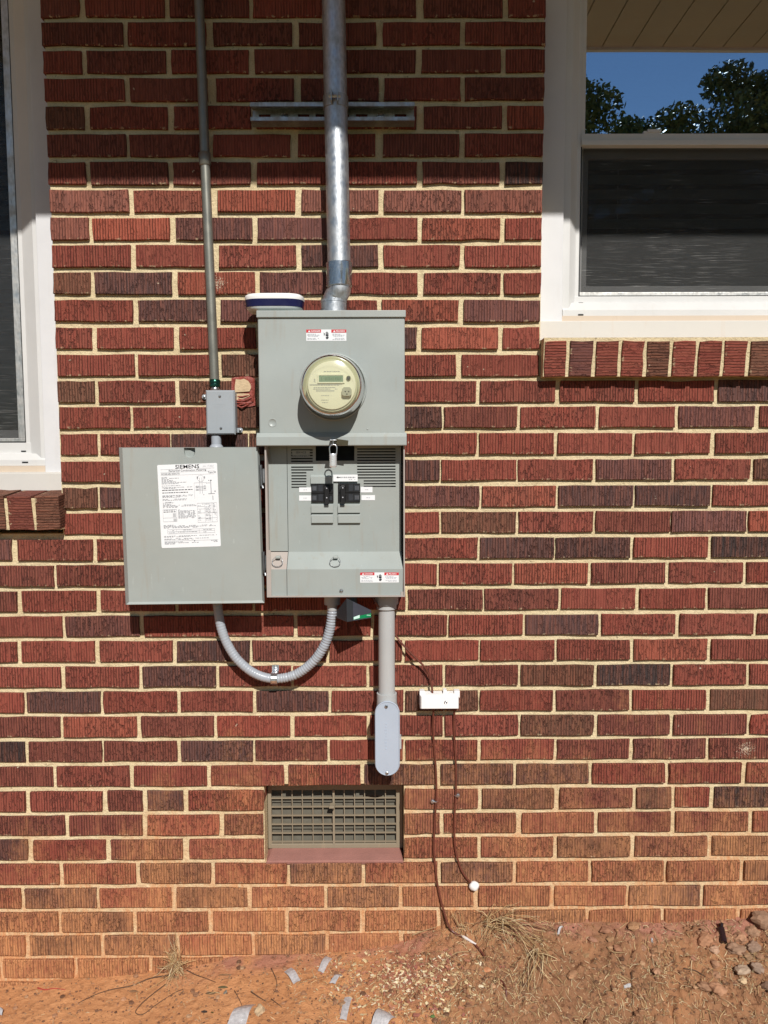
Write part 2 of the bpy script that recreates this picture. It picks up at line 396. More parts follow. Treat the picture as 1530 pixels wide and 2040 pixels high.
M['bkgrey'] = plain('breaker_grey', (.028, .030, .036), .4); M['sdark'] = plain('charcoal_plastic', (.028, .033, .039), .42); M['sface'] = plain('slate_plastic', (.052, .056, .074), .4); M['green'] = plain('green_label', (.0, .24, .085), .4); M['mint'] = plain('pale_label', (.62, .86, .78), .4)
M['paper'] = plain('label_paper', (.80, .81, .82), .45, var=.02); M['ink'] = plain('black_ink', (.025, .025, .03), .5); M['inkg'] = plain('faint_ink', (.46, .47, .50), .5); M['inkm'] = plain('grey_ink', (.33, .335, .35), .5)
M['red'] = plain('red_print', (.60, .035, .045), .45)
M['cream'] = plain('meter_face', (.80, .79, .62), .5, var=.03); M['creamd'] = plain('meter_body', (.50, .50, .33), .5); M['lcd'] = plain('green_display', (.20, .30, .195), .35)
def mat_metercover():
    t = NT('yellowed_polycarbonate'); t.t.nodes.remove(t.b)
    tr = t.n('BsdfTransparent'); tr.inputs[0].default_value = (.95, .95, .88, 1)
    gl = t.n('BsdfGlossy'); gl.inputs['Roughness'].default_value = .18; df = t.n('BsdfDiffuse'); df.inputs[0].default_value = (.72, .71, .55, 1)
    lw = t.n('LayerWeight'); lw.inputs[0].default_value = .32
    m1 = t.n('MixShader'); t.put(m1.inputs[0], t.math('ADD', .10, t.math('MULTIPLY', lw.outputs['Facing'], .55))); t.l(tr.outputs[0], m1.inputs[1]); t.l(df.outputs[0], m1.inputs[2])
    m2 = t.n('MixShader'); fr = t.n('Fresnel'); fr.inputs[0].default_value = 1.5; t.l(fr.outputs[0], m2.inputs[0]); t.l(m1.outputs[0], m2.inputs[1]); t.l(gl.outputs[0], m2.inputs[2])
    t.l(m2.outputs[0], t.out.inputs[0]); return t.mat
M['mcover'] = mat_metercover()
M['greenm'] = plain('green_anodised', (.022, .085, .06), .25, .8)
M['grate'] = mat_paint('weathered_vent_metal', (.25, .205, .14), .65, (.45, .33, .2), .5); M['louvre'] = plain('vent_louvre', (.115, .103, .075), .7, var=.2)
M['pinkclay'] = plain('painted_vent_ledge', (.34, .155, .125), .8, var=.12, scale=25, bump=.001)
M['patch'] = plain('exposed_cement', (.62, .46, .28), .9, var=.15, scale=40, bump=.002, bscale=150); M['redmastic'] = plain('red_mastic', (.30, .060, .042), .55, var=.25, scale=60, bump=.004, bscale=90)
M['ground'] = mat_ground(); M['straw'] = mat_attr('dry_straw', .75); M['chips'] = mat_attr('wood_shavings', .8); M['stone'] = mat_attr('clay_dusted_stone', .9, .3, 60)
M['leaf'] = mat_attr('foliage', .5, .35, 2.0); M['bark'] = plain('bark', (.09, .065, .045), .9, var=.3, scale=9)
M['soffit'] = mat_paint('beige_soffit', (.50, .42, .31), .6, (.3, .22, .14), .3); M['fascia'] = mat_paint('white_fascia', (.72, .70, .66), .5)
M['plastic'] = plain('clear_white_plastic', (.52, .50, .50), .25, var=.3, scale=120, bump=.002, bscale=140)

# ------------------------------------------------------------------ brick wall
BL = {-6:39.5,-5:95.2,-4:150.6,-3:206.3,-2:261.6,-1:317.9,0:372,1:428.4,2:482.8,3:537,4:591,5:646.3,6:700.4,7:754.5,8:806.4,9:858.3,11:966.5,12:1017.6,13:1070,14:1122,15:1172.7,16:1223.4,17:1273.6,18:1323.9,19:1374.8,20:1424.4,21:1473.5,22:1523,23:1572.7,24:1621.3,25:1670.3,26:1718,27:1766.3,28:1814.6,29:1862,30:1908.5,31:1952.7}
BR = {-6:38.3,-5:92.9,-4:147.7,-3:204.7,-2:260.4,-1:315.7,0:372,1:428.4,2:482.8,3:537,4:592.2,5:646.3,6:701.6,7:754.5,8:804.2,9:857.1,10:909,11:961.3,12:1013.7,13:1064.7,14:1116.1,15:1166.9,16:1218.5,17:1269.8,18:1320.1,19:1369.8,20:1420,21:1468.8,22:1516.6,23:1565.7,24:1614.4,25:1662.6,26:1712.4,27:1761,28:1810}
PITCH = .0677
def bedz(k, X):
    xl = 130 if k < 10 else 175; xr = 1030 if k < 7.5 else 1331
    a = W(xl, BL[k]) if k in BL else None; b = W(xr, BR[k]) if k in BR else None
    if a is None and b is None:
        e = -6 if k < -6 else 31
        return bedz(e, X) - (k - e) * PITCH
    if a is None: return b.z
    if b is None: return a.z
    t = min(1, max(0, (X - a.x) / (b.x - a.x)))
    return a.z + (b.z - a.z) * t
def XL(y): return 80 + (y - 5) * .0452
def XR(y): return 1087.6 - (y - 20) * .0185
C = {'r': (.250, .059, .041), 'o': (.325, .084, .052), 'p': (.265, .097, .070), 'm': (.152, .063, .055), 'd': (.092, .049, .045),
     'n': (.185, .054, .040), 'b': (.150, .070, .044), 'k': (.045, .035, .034)}
# course -> (joint positions in the photo, brick tones); 'L'/'R' = pier edges
ROWS = {
 -7: (['L',161,334,498,667,838,1008,'R'], 'nrnrnnr'), -6: (['L',247,416,589,755,924,'R'], 'nrnnrr'),
 -5: (['L',165,336,501,667,833,1005,'R'], 'rnrnnnr'), -4: (['L',250,422,593,760,923.5,'R'], 'rnrnrn'),
 -3: (['L',171,339,505.6,670,837,1007,'R'], 'brrrrno'), -2: (['L',252.5,417,586,755,922,'R'], 'nnrrnr'),
 -1: (['L',173.6,339,505.6,672,835.5,1003.5,'R'], 'rnnrrnk'),
 0: (['L',258.8,428.4,593.3,762,923.5,'R'], 'pooppp'), 1: (['L',179,343,509,672,835.5,1002.4,'R'], 'pommror'),
 2: (['L',263.8,430,595,760,923,'R'], 'rrrdrr'), 3: (['L',184,347,513,676,838.7,1001.6,'R'], 'bdomrrr'),
 4: (['L',268.3,433,597,754.5,921,'R'], 'rdmrom'), 5: (['L',185,351,515,675,834.4,999.5,'R'], 'rrrrdor'),
 6: (['L',269.4,434,597,755,913.3,'R'], 'rrbrrr'),
 7: (['L',191,351.7,515,672,795,951.7,1111,1270,1429,1588], 'brbrrrrrrd'),
 8: (['L',259.7,420,575,728,881.8,1034,1190,1349,1509,1668], 'rrbrdnrrmr'),
 9: (['L',197,340,495,650,795,954,1106.8,1264,1421.5,1580], 'rrdbrrrrrr'),
 10: (['L',265,420,575,728,878,1031.6,1184.5,1341.8,1499,1655], 'rrrrdrrmrb'),
 11: (['L',197,350,500,650,803,958,1110.7,1264,1417,1573], 'bdrrrmoddr'),
 12: (['L',270,420,570,725,878,1031,1184,1338.4,1491.3,1645], 'rrrrrbrnmo'),
 13: ([-130,27,190.6,341,490,645,803,955,1106,1258.5,1415,1570], 'mrrrrrrddrk'),
 14: ([-45,109.5,262,415,570,722,873,1022.5,1176.4,1331.5,1484.7,1640], 'nnrrrrroнrr'.replace('н','n')),
 15: ([-118,38,196,352,505,658,811,963.7,1115,1271.5,1408,1563], 'nrrrrrnnrrn'),
 16: ([-25,126,282,436,589,742,893,1045,1196,1350,1505,1660], 'rmrrrrrdrrr'),
 17: ([-120,36,193.6,348.4,500,653.4,804.7,957,1107.3,1260,1414.8,1570], 'rrrdnrrrror'),
 18: ([-30,124.5,280.6,432.3,582.6,734,884.3,1034.5,1187,1337.7,1491.3,1645], 'rrdrrrnbkrr'),
 19: ([-105,49,202,355.3,508.8,657.8,806,954.7,1106,1258.5,1412,1565], 'rdrrdrbrnrb'),
 20: ([-30,121.3,275.7,429.8,582.3,735,884.3,1034.5,1186.5,1340,1492,1645], 'nonrrrrbnnr'),
 21: ([-100,52.7,204,356,505.3,655.3,805,955.4,1107,1259.7,1410.4,1563], 'knndnrrrnne'),
 22: ([-45,109,262,415.6,570,722.7,874.5,1026,1176.7,1329.6,1483,1638], 'nrrrrdddrrr'),
 23: ([-100,53,209.5,288,367,525,None,806,956,1110,1265.4,1342.5,1419,1575], 'rrndrnbnbrk'),
 24: ([-20,132,287,442.8,525,None,806,880.6,1033.8,1189,1342,1496,1650], 'nnonnrrnnr'),
 25: ([-95,58.8,215.6,370.3,525,None,806,955.4,1106,1261,1415,1570], 'drnrrrbnb'),
 26: ([-30,120,273,424,575,725,875.8,1025,1176,1326.6,1477,1630], 'rrbrdrdrrrb'),
 27: ([-105,44.6,194,346,497.7,649,799,948,1101,1250.7,1399,1550], 'rdrbrdrrrdr'),
 28: ([-33,118,268.8,419.5,569.5,722.7,877,1021.6,1169,1320,1471,1622], 'rbrrroddrrr'),
 29: ([-97,53.4,203,353.5,504.6,651.6,800,950,1100,1250,1400,1550], 'rkdodorrbrr'),
 30: ([-148,2,149.6,299,448,597,746,895,1045,1195,1345,1495,1645], 'rrrorororrrr'),
 31: ([-50,102,254,404,553,702,852,1002,1152,1300,1450,1600], 'nnrrrrrrrrr')}
HB, DB, REC = .0538, .10, .0085                                 # brick height, built depth, joint recess
WXL0, WXL1 = -1.86, W(XL(700), 700).x - .002                   # window openings
WXR0, WXR1 = W(XR(600), 600).x + .002, 1.42
ZTOP = 3.07; WTOP = 2.74
ZSL = W(60, 978, -.06).z; ZSR = W(1300, 678, -.06).z            # under the two wooden sills
RZL0, RZL1 = W(60, 1064).z, ZSL                                 # rowlock sill bands
RZR0, RZR1 = W(1300, 752).z, ZSR
VX0, VX1 = W(526, 1640).x, W(805, 1640).x; VZ1 = W(660, 1564).z; VZ0 = W(660, 1716).z - .006
wall = obj('brick_wall', (lambda m: (m.plate(-2.7, 2.4, -.25, ZTOP, [(WXL0, WXL1, RZL0, WTOP), (WXR0, WXR1, RZR0, WTOP), (VX0, VX1, VZ0, VZ1)], REC, .13), m)[1])(MB()), M['mortar'], loc=(0, 0, 0))
tag(wall, 'red ridged brick wall with cream mortar joints behind the meter panel', 'wall')
def brick_shape(mb, x0, x1, z0, z1, yf=0.0, depth=DB, j=.0013, ori=0):
    """one brick: uneven arrises, small chamfer; ori 1 swaps the axes for bricks on edge"""
    w, h = x1-x0, z1-z0
    nx = 4 if w > .1 else 3
    loop = [(x0+w*i/nx, z0) for i in range(nx)] + [(x1, z0), (x1, z0+h*.5)] + [(x1-w*i/nx, z1) for i in range(nx)] + [(x0, z1), (x0, z0+h*.5)]
    loop = [(x+ru(-j, j), z+ru(-j, j)) for x, z in loop]
    if R() < .22:                                                # knocked corner or arris
        i = random.randrange(len(loop)); q = ru(.0012, .0034); x, z = loop[i]
        loop[i] = (x + (q if x < (x0+x1)/2 else -q)*ru(.3, 1), z + (q if z < (z0+z1)/2 else -q)*ru(.3, 1))
    cx, cz = (x0+x1)/2, (z0+z1)/2
    b = .0016
    fr = [(x + (b if x < cx - w*.4 else -b if x > cx + w*.4 else 0), z + (b if z < cz - h*.4 else -b if z > cz + h*.4 else 0)) for x, z in loop]
    t = [ru(-.0012, .0012) for _ in range(2)]
    yy = lambda x, z: yf + t[0]*(x-cx)/w*2 + t[1]*(z-cz)/h*.6
    mb.loft([[(x, yf+depth, z) for x, z in loop], [(x, yy(x,z)+b*.9, z) for x, z in loop], [(x, yy(x,z), z) for x, z in fr]], 0, True, True)
BR_LIST = []                                                    # (x0, x1, z0, z1, colour, alpha)
def tone(ch):
    a = 1.0
    if ch == 'e': ch, a = 'n', .0
    c = C[ch]; k = ru(.86, 1.14); h = ru(-.05, .05)
    return (c[0]*k*(1+h*.4), c[1]*k*(1-h), c[2]*k*(1-h*1.5), a)
for k, (js, cols) in ROWS.items():
    ym = (BL.get(k, BR.get(k, 17)) + BL.get(k+1, BR.get(k+1, 39))) / 2 if (k in BL or k in BR) and (k+1 in BL or k+1 in BR) else {-7: 15, 31: 1975, 10: 936}.get(k, 936)
    if k == 10: ym = 936
    xs = []
    for j in js:
        if j is None: xs.append(None); continue
        e = XL(ym) if j == 'L' else XR(ym) if j == 'R' else j
        xs.append((W(e, ym).x, j in ('L', 'R') or (j in (525, 806) and 23 <= k <= 25)))
    ci = 0
    for a, b in zip(xs[:-1], xs[1:]):
        if a is None or b is None: continue
        ch = cols[ci % len(cols)]; ci += 1
        sp = b[0] - a[0]
        jw = min(.020, max(.0068, sp - .1930)) if sp > .15 else .011
        x0 = a[0] + (0 if a[1] else jw/2 + ru(-.0015, .0015)); x1 = b[0] - (0 if b[1] else jw/2 + ru(-.0015, .0015))
        xm = (x0+x1)/2; zt, zb = bedz(k, xm), bedz(k+1, xm)
        zc = (zt+zb)/2; hb = min(HB, zt-zb-.0105) + ru(-.0008, .0008)
        c = tone(ch)
        if (k, ci) == (3, 3): c = c[:3] + (.0,)
        BR_LIST.append([x0, x1, zc-hb/2, zc+hb/2, c])
    # the wall goes on beyond the frame
    def run(x, xe, sgn):
        while (x - xe)*sgn < 0:
            a, b = (x+.005, x+.197) if sgn > 0 else (x-.197, x-.005)
            zc = (bedz(k, x) + bedz(k+1, x))/2
            BR_LIST.append([a, b, zc-HB/2, zc+HB/2, tone(random.choice('rrrnnodbmr'))]); x += sgn*.202
    if k >= 13 and xs[0][0] < 0: run(xs[0][0], -2.5, -1)
    if k < 13: run(WXL0 - (.0 if k % 2 else .1), -2.5, -1)
    if k >= 7 and not (js[-1] == 'R'): run(xs[-1][0], 2.2, 1)
    if k < 7: run(WXR1 + (.0 if k % 2 else .1), 2.2, 1)
for k in range(-16, -7):
    x = -2.5 + (.1 if k % 2 else 0)
    while x < 2.2:
        zc = (bedz(k, 0)+bedz(k+1, 0))/2
        inw = lambda w0, w1: x+.197 > w0 and x < w1 and zc-HB/2 < WTOP
        if not inw(WXL0, WXL1) and not inw(WXR0, WXR1) and zc+HB/2 < ZTOP-.02: BR_LIST.append([x, x+.19, zc-HB/2, zc+HB/2, tone(random.choice('rrrnnodbmr'))])
        x += .202
def covered(p):                                                 # behind the panel or its door, or outside the picture
    x0, y1 = PX((p[0], 0, p[2])); x1, y0 = PX((p[1], 0, p[3]))
    cx0, cx1, cy0, cy1 = max(0, x0), min(1530, x1), max(0, y0), min(2040, y1)
    a = max(0, cx1-cx0) * max(0, cy1-cy0)
    for q in ((520, 640, 800, 1185), (255, 905, 520, 1195)):
        a -= max(0, min(cx1, q[2])-max(cx0, q[0])) * max(0, min(cy1, q[3])-max(cy0, q[1]))
    gy = 1960 if (x0+x1)/2 < 350 else 1895 if (x0+x1)/2 < 800 else 1850
    if y0 > gy: a = 0
    return a
# the pieces that meet the rowlock bands are cut by the bricklayer
out = []
for b in BR_LIST:
    if b[0] < WXL1 - .01 and b[1] > WXL0 and RZL0 - .004 < (b[2]+b[3])/2 < WTOP: continue
    if b[1] > WXR0 + .01 and b[0] < WXR1 and RZR0 - .004 < (b[2]+b[3])/2 < WTOP: continue
    if b[2] < RZL0 < b[3] and b[0] < WXL1 and b[1] > WXL0: b[3] = RZL0 - .006
    if b[2] < RZR0 < b[3] and b[1] > WXR0 and b[0] < WXR1: b[3] = RZR0 - .006
    if b[3]-b[2] > .012 and b[1]-b[0] > .02: out.append(b)
BR_LIST = sorted(out, key=lambda b: -covered(b))
stuff = MB()
for i, b in enumerate(BR_LIST):
    if i < 300 and covered(b) > 0:
        m = MB(); m.cur = b[4]; brick_shape(m, *b[:4], yf=ru(-.0012, .0012))
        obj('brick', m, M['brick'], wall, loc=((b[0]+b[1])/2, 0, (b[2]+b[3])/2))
    else:
        stuff.cur = b[4]; brick_shape(stuff, *b[:4])
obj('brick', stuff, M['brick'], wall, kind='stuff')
# rowlock sills (bricks on edge, leaning out), with mortar between
def rowlock(px_joints, ytop, ybot, tones, flip):
    d = .036
    for i in range(len(px_joints)-1):
        g = 4.5
        a, b = px_joints[i]+g*(.55 if flip else .9), px_joints[i+1]-g*.9
        A, B = W(a, (ytop+ybot)/2, d), W(b, (ytop+ybot)/2, d)
        w, h = B.x-A.x, W(a, ytop, d).z - W(a, ybot, d).z
        m = MB(); m.cur = tone(tones[i % len(tones)])
        brick_shape(m, -h/2, h/2, -w/2, w/2, yf=0, depth=.13, j=.0014)
        c = (A+B)/2; zc = (W(a, ytop, d).z + W(a, ybot, d).z)/2
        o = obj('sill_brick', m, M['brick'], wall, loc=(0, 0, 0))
        o.rotation_euler = (math.radians(-7 if not flip else -9), math.radians(90), 0)
        o.rotation_mode = 'XYZ'
        o.matrix_basis = Matrix.Translation((c.x, -d+ru(-.002, .002), zc)) @ Matrix.Rotation(math.radians(6), 4, 'X') @ Matrix.Rotation(math.radians(90+ru(-1, 1)), 4, 'Y')
rowlock([1081+51.3*i for i in range(12)], 680, 750, 'rmrrbrrrbrrr', False)
rowlock([122-54.5*i for i in range(14)][::-1], 988, 1057, 'rnrnrrnbrrbnb', True)
m = MB()
def rmort(x0, x1, z0, z1, y): 
    m.add([(x0,y+.009,z0),(x1,y+.009,z0),(x1,y-.001,z1),(x0,y-.001,z1),(x0,.13,z0),(x1,.13,z0),(x1,.13,z1-.004),(x0,.13,z1-.004)], [(0,1,2,3),(3,2,6,7),(0,4,5,1),(0,3,7,4),(1,5,6,2)])
rmort(W(1081,715,.02).x, WXR1, W(1300,750,.036).z+.001, RZR1-.006, -.035)
rmort(WXL0, W(122,1030,.02).x, W(60,1057,.036).z+.001, RZL1-.014, -.034)
obj('sill_mortar', m, M['mortar'], wall)
# cement plug with red mastic round an old hole
m = MB(); p0, p1 = W(461, 750), W(509, 811)
poly = []
for i in range(26):
    a = 2*math.pi*i/26; q = max(abs(math.cos(a)), abs(math.sin(a))); s_ = ru(.94, 1.03)/q
    poly.append(((p0.x+p1.x)/2+(p1.x-p0.x)/2*math.cos(a)*s_, (p0.z+p1.z)/2+(p0.z-p1.z)/2*math.sin(a)*s_))
m.prism(poly, -.0045, .02, 1)
def blob(px, d, mi):
    m.prism([(W(x, y).x, W(x, y).z) for x, y in px], -d, .01, mi)
blob([(471,756),(480,757),(487,755),(495,759),(500,766),(501,774),(498,780),(486,781),(469,782),(469,770)], .0085, 0)
blob([(467,785),(480,784),(497,785),(499,789),(490,793),(478,797),(467,799)], .0075, 0)
for k in range(7):
    y = 790+k*3.0; m.tube(catmull([W(468+ru(0,8), y+ru(-1,3), .005), W(482, y+ru(-2,4), .009), W(496+ru(0,8), y-ru(0,5), .005)], 3), .0022, 5, 1)
m.tube(catmull([W(465,802,.004), W(464,780,.008), W(466,756,.005)], 3), .0035, 6, 1); m.tube(catmull([W(504,757,.004), W(505,775,.008), W(503,800,.005)], 3), .0035, 6, 1)
obj('cement_patch', m, [M['patch'], M['redmastic']], wall, label='square cement patch edged with red mastic beside the junction box')

# ------------------------------------------------------------------ roof overhang, rooms behind the windows
EAVE_D, EAVE_Z = 1.10, 3.105
ro = thing('roof_overhang', (0, -.5, EAVE_Z), 'beige soffit and white fascia of the roof eave shading the top of the wall', 'roof eave')
m0 = MB(); m0.box(0, .1215, -EAVE_D, .0, EAVE_Z, EAVE_Z+.012)
sp0 = None; xs_ = [.30 + .125*i for i in range(13)]
for x in xs_:
    m = MB()
    m.box(x, x+.1205, -EAVE_D, -.004, EAVE_Z, EAVE_Z+.012)
    obj('soffit_panel', m, M['soffit'], ro)
m = MB()
for i in range(38):
    x = -2.7 + .125*i
    if not (.29 < x < 1.92): m.box(x, x+.1205, -EAVE_D, -.004, EAVE_Z, EAVE_Z+.012)
obj('soffit_panel', m, M['soffit'], ro, kind='stuff')
m = MB(); m.box(-2.7, 2.4, -EAVE_D-.02, -EAVE_D, EAVE_Z-.012, EAVE_Z+.15); obj('fascia', m, M['fascia'], ro)
m = MB(); m.add([(-2.7,-EAVE_D-.03,EAVE_Z+.16),(2.4,-EAVE_D-.03,EAVE_Z+.16),(2.4,3.4,EAVE_Z+1.6),(-2.7,3.4,EAVE_Z+1.6),(-2.7,-EAVE_D-.03,EAVE_Z+.20),(2.4,-EAVE_D-.03,EAVE_Z+.20),(2.4,3.4,EAVE_Z+1.64),(-2.7,3.4,EAVE_Z+1.64)], [(0,3,2,1),(4,5,6,7),(0,1,5,4),(2,3,7,6),(1,2,6,5),(0,4,7,3)])
obj('roof_slope', m, plain('roof_shingle', (.09,.08,.075), .9), ro)
m = MB(); m.box(-2.7, 2.4, -.002, .13, ZTOP+.002, EAVE_Z+.3); obj('frieze_board', m, M['fascia'], ro)
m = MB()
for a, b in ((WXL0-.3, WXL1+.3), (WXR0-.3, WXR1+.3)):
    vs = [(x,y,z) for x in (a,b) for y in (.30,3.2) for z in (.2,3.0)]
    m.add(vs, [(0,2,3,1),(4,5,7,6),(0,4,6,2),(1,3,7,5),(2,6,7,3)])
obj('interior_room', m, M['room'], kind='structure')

# ------------------------------------------------------------------ windows
def window(label, outer, yref, pxs, yb, meet, mirror_to, slots):
    """pxs: photo x of casing edge, bevel start, bevel end, gasket, screen edge; yb: photo y of gasket, flat, slope, nose, apron, board top, board bottom"""
    cd, fd0, fd1, gd, sd = -.075, -.088, -.112, -.122, -.124
    xc = W(pxs[0], yref, cd).x; x1 = W(pxs[1], yref, fd0).x; x2 = W(pxs[2], yref, fd1).x; xg = W(pxs[3], yref, gd).x; xm = W(pxs[4], yref, sd).x
    mid = (outer + mirror_to)/2; s = 1 if mid > outer else -1
    def X(x): return 2*mid - x
    xr = 700 if s < 0 else 1300; xr = 60 if s < 0 else 1300
    zg, zf, zs, zn, za, zt, zb = [W(xr, y, d).z for y, d in zip(yb, (gd, fd1, fd1, fd0, fd0, -.07, -.06))]
    root = thing('window', (mid, .075, zb), label, 'window')
    m = MB()
    lo, hi = sorted((outer, X(outer)))
    for a, b in ((outer, xc), (X(xc), X(outer))):
        a, b = min(a, b), max(a, b); m.box(a-.03*(a == lo or 0), b+.03*(b == hi or 0), .075, .135, zt-.004, WTOP+.03)
    cl, ch = sorted((xc, X(xc))); m.box(cl, ch, .0745, .135, WTOP-.06, WTOP+.03)
    obj('casing', m, M['white'], root, bevel=.0015)
    m = MB(); m.add([(lo,.058,zb),(hi,.058,zb),(hi,.062,zt),(lo,.062,zt),(lo,.14,zb),(hi,.14,zb),(hi,.14,zt+.012),(lo,.14,zt+.012)], [(0,1,2,3),(3,2,6,7),(0,4,5,1),(0,3,7,4),(1,5,6,2),(4,7,6,5)])
    obj('sill', m, M['sill'], root, bevel=.002)
    m = MB(); m.box(cl, ch, .079, .14, zt+.0005, za); obj('sill_apron', m, M['tan'], root)
    # vinyl frame: stepped stiles and bottom rail
    m = MB(); ztop = WTOP-.06
    def stile(f):
        pr = [(f(xc), .088), (f(x1), .088), (f(x2), .112), (f(xg), .112), (f(xg), .15), (f(xc), .15)]
        if (f(xc) < f(xg)) == False: pr = pr[::-1]
        m.loft([[(x, y, za) for x, y in pr], [(x, y, ztop) for x, y in pr]])
    stile(lambda x: x); stile(X)
    gl, gh = sorted((xg, X(xg)))
    obj('frame', m, M['vinyl'], root, bevel=.0012)
    m = MB()
    pr = [(.084, za), (.084, zn), (.098, zs), (.110, zs+.001), (.110, zg), (.15, zg), (.15, za)]
    m.loft([[(cl+.003, y, z) for y, z in pr], [(ch-.003, y, z) for y, z in pr]][::-1])
    fb = obj('bottom_rail', m, M['vinyl'], root, bevel=.001)
    for k, (px, py, w) in enumerate(slots):
        d = .1096 if k == 0 else .0836
        p = W(px, py, -d); mm_ = MB(); mm_.box(p.x-w/2, p.x+w/2, d-.0006, d+.004, p.z-.0018, p.z+.0018); obj('weep_slot', mm_, M['gasket'], fb)
    # upper sash with its pane
    zm0, zm1 = W(1300, meet[1], -.112).z, W(1300, meet[0], -.112).z
    us = MB(); xi = W(1168, 130, -.112).x if s > 0 else xg - .018
    for f in (lambda x: x, X):
        a, b = sorted((f(xg), f(xi))); us.box(a, b, .1125, .135, zm1, ztop)
    us.box(gl, gh, .104, .138, zm0, (zm0*.55+zm1*.45)); us.box(gl, gh, .1085, .137, (zm0*.55+zm1*.45)+.0004, zm1); us.box(gl, gh, .1125, .135, ztop-.03, ztop-.001)
    uo = obj('upper_sash', us, M['vinyl'], root, bevel=.001)
    il, ih = sorted((xi, X(xi)))
    m = MB(); m.box(il-.006, ih+.006, .121, .125, zm1-.004, ztop-.026); obj('pane', m, M['glass'], uo)
    if s > 0:
        m = MB(); p = W(1298, 262, -.112); m.box(p.x-.022, p.x+.022, .108, .118, zm1-.001, zm1+.006); m.box(p.x-.012, p.x+.024, .106, .116, zm1+.003, zm1+.010); obj('sash_latch', m, M['vinyl'], uo)
    lsm = MB(); zz = zm0 + .012
    for f in (lambda x: x, X):
        a, b = sorted((f(xg), f(xg + s*.03))); lsm.box(a, b, .150, .175, zg, zz)
    lsm.box(gl, gh, .151, .174, zz-.030, zz+.001); lsm.box(gl, gh, .151, .174, zg, zg+.035)
    lo_ = obj('lower_sash', lsm, M['vinyl'], root, bevel=.001)
    m = MB(); m.box(gl+.02, gh-.02, .161, .165, zg+.03, zz-.024); obj('pane', m, M['glasslow'], lo_)
    # half screen over the lower sash
    sm = MB(); ml, mh = sorted((xm, X(xm)))
    sm.box(ml, mh, .1245, .1252, zg+.008, zm0-.001)
    so = obj('insect_screen', sm, M['screen'], root)
    fm = MB(); zl = zg + .0125
    w = abs(xm - xg) - .004
    fm.box(gl+.004, gh-.004, .118, .126, zg+.003, zl)
    if s < 0:
        for f in (lambda x: x, X):
            a, b = sorted((f(xg - .004), f(xm))); fm.box(a, b, .1185, .1262, zl, zm0-.001)
    obj('screen_frame', fm, M['alu'], so, bevel=.001)
    km = MB()
    for f in (lambda x: x, X):
        a, b = sorted((f(xg), f(xg + s*.0042))); km.box(a, b, .117, .127, zg, zm0)
    km.box(gl, gh, .117, .127, zg-.0005, zg+.003)
    obj('gasket', km, M['gasket'], so)
    return il, ih, zg, zm1, mid
RW = window('right white window with half screen, blue sky and trees mirrored in its upper pane', WXR0, 560, (1121, 1134, 1146, 1151, 1158), (592, 592, 605, 618, 630, 640, 678), (267, 291), WXR1, [(1157, 604, .012), (1157, 627, .014)])
LW = window('left white window cut off by the picture edge, brown screen behind black gasket', WXL1, 780, (84, 77, 56, 51, 35), (882, 888, 904, 916, 928, 942, 978), (-92, -68), WXL0, [(47, 899, .013), (50, 921, .016)])
for (il, ih, zg, zm1, mid), lb in ((RW, 'cream slatted blind hanging behind the right window'), (LW, 'cream slatted blind hanging behind the left window')):
    b = thing('window_blind', (mid, .20, WTOP-.1), lb, 'blind', 'slatted window blinds')
    m = MB(); m.box(il, ih, .185, .225, WTOP-.14, WTOP-.09); obj('head_rail', m, M['slat'], b)
    m = MB(); w = .0075; h_ = .0150
    m.add([(il+.01,-w,-h_),(ih-.01,-w,-h_),(ih-.01,-.002,.002),(il+.01,-.002,.002),(ih-.01,w,h_),(il+.01,w,h_),(il+.01,-w+.0015,-h_-.0005),(ih-.01,-w+.0015,-h_-.0005),(ih-.01,w+.0015,h_-.0005),(il+.01,w+.0015,h_-.0005)], [(0,1,2,3),(3,2,4,5),(6,9,8,7),(0,6,7,1),(5,4,8,9),(0,3,5,9,6),(1,7,8,4,2)])
    first = None; z = WTOP-.16
    m.v = [(x, y+.20, zz+z) for x, y, zz in m.v]
    s0 = obj('slat', m, M['slat'], b, loc=(mid, .20, z))
    while z - .0395 > zg + .05:
        z -= .0395; c = s0.copy(); COL.objects.link(c); c.parent = b; c.location = Vector((mid, .20, z)) - b.location
    for x in (il+.12, ih-.12):
        m = MB(); m.tube([(x, .212, WTOP-.14), (x, .212, zg+.05)], .0012, 5); obj('cord', m, M['slat'], b)
# ------------------------------------------------------------------ ground
gw = [(-600,1985),(0,1966),(150,1952),(330,1936),(450,1912),(600,1900),(720,1893),(800,1880),(870,1853),(930,1838),(1000,1835),(1100,1838),(1200,1838),(1350,1838),(1480,1832),(1530,1815),(1900,1800)]
GX = np.array([W(x, y).x for x, y in gw]); GZ = np.array([W(x, y).z for x, y in gw])
def sstep(a, b, x): t = np.clip((x-a)/(b-a), 0, 1); return t*t*(3-2*t)
def gz_base(x, d):
    zw = np.interp(x, GX, GZ); sl = .10 + .30*sstep(-.25, .35, x); low = -.10
    near = zw - sl*np.minimum(d, .55)
    return near + (low - near)*sstep(.35, 1.8, d)
def fbm(x, d, f, o=4):
    out = 0; a = 1.0
    for k in range(o):
        out += a*mnoise.noise(Vector((x*f, d*f, 3.7+k))); a *= .5; f *= 2.1
    return out
def gz(x, d):
    rg = .0032 + .0095*float(sstep(-.12, .3, x))
    fade = float(np.clip((d+.01)/.03, 0.35, 1))
    near = 1 - float(sstep(1.0, 3.0, d))
    return float(gz_base(x, d)) + (rg*fade*(fbm(x, d, 14, 4)*.8 + 1.1*max(0, fbm(x+9, d, 38, 3)) + .55*fbm(x+3, d, 90, 2)) if near > 0 else 0)*1.0
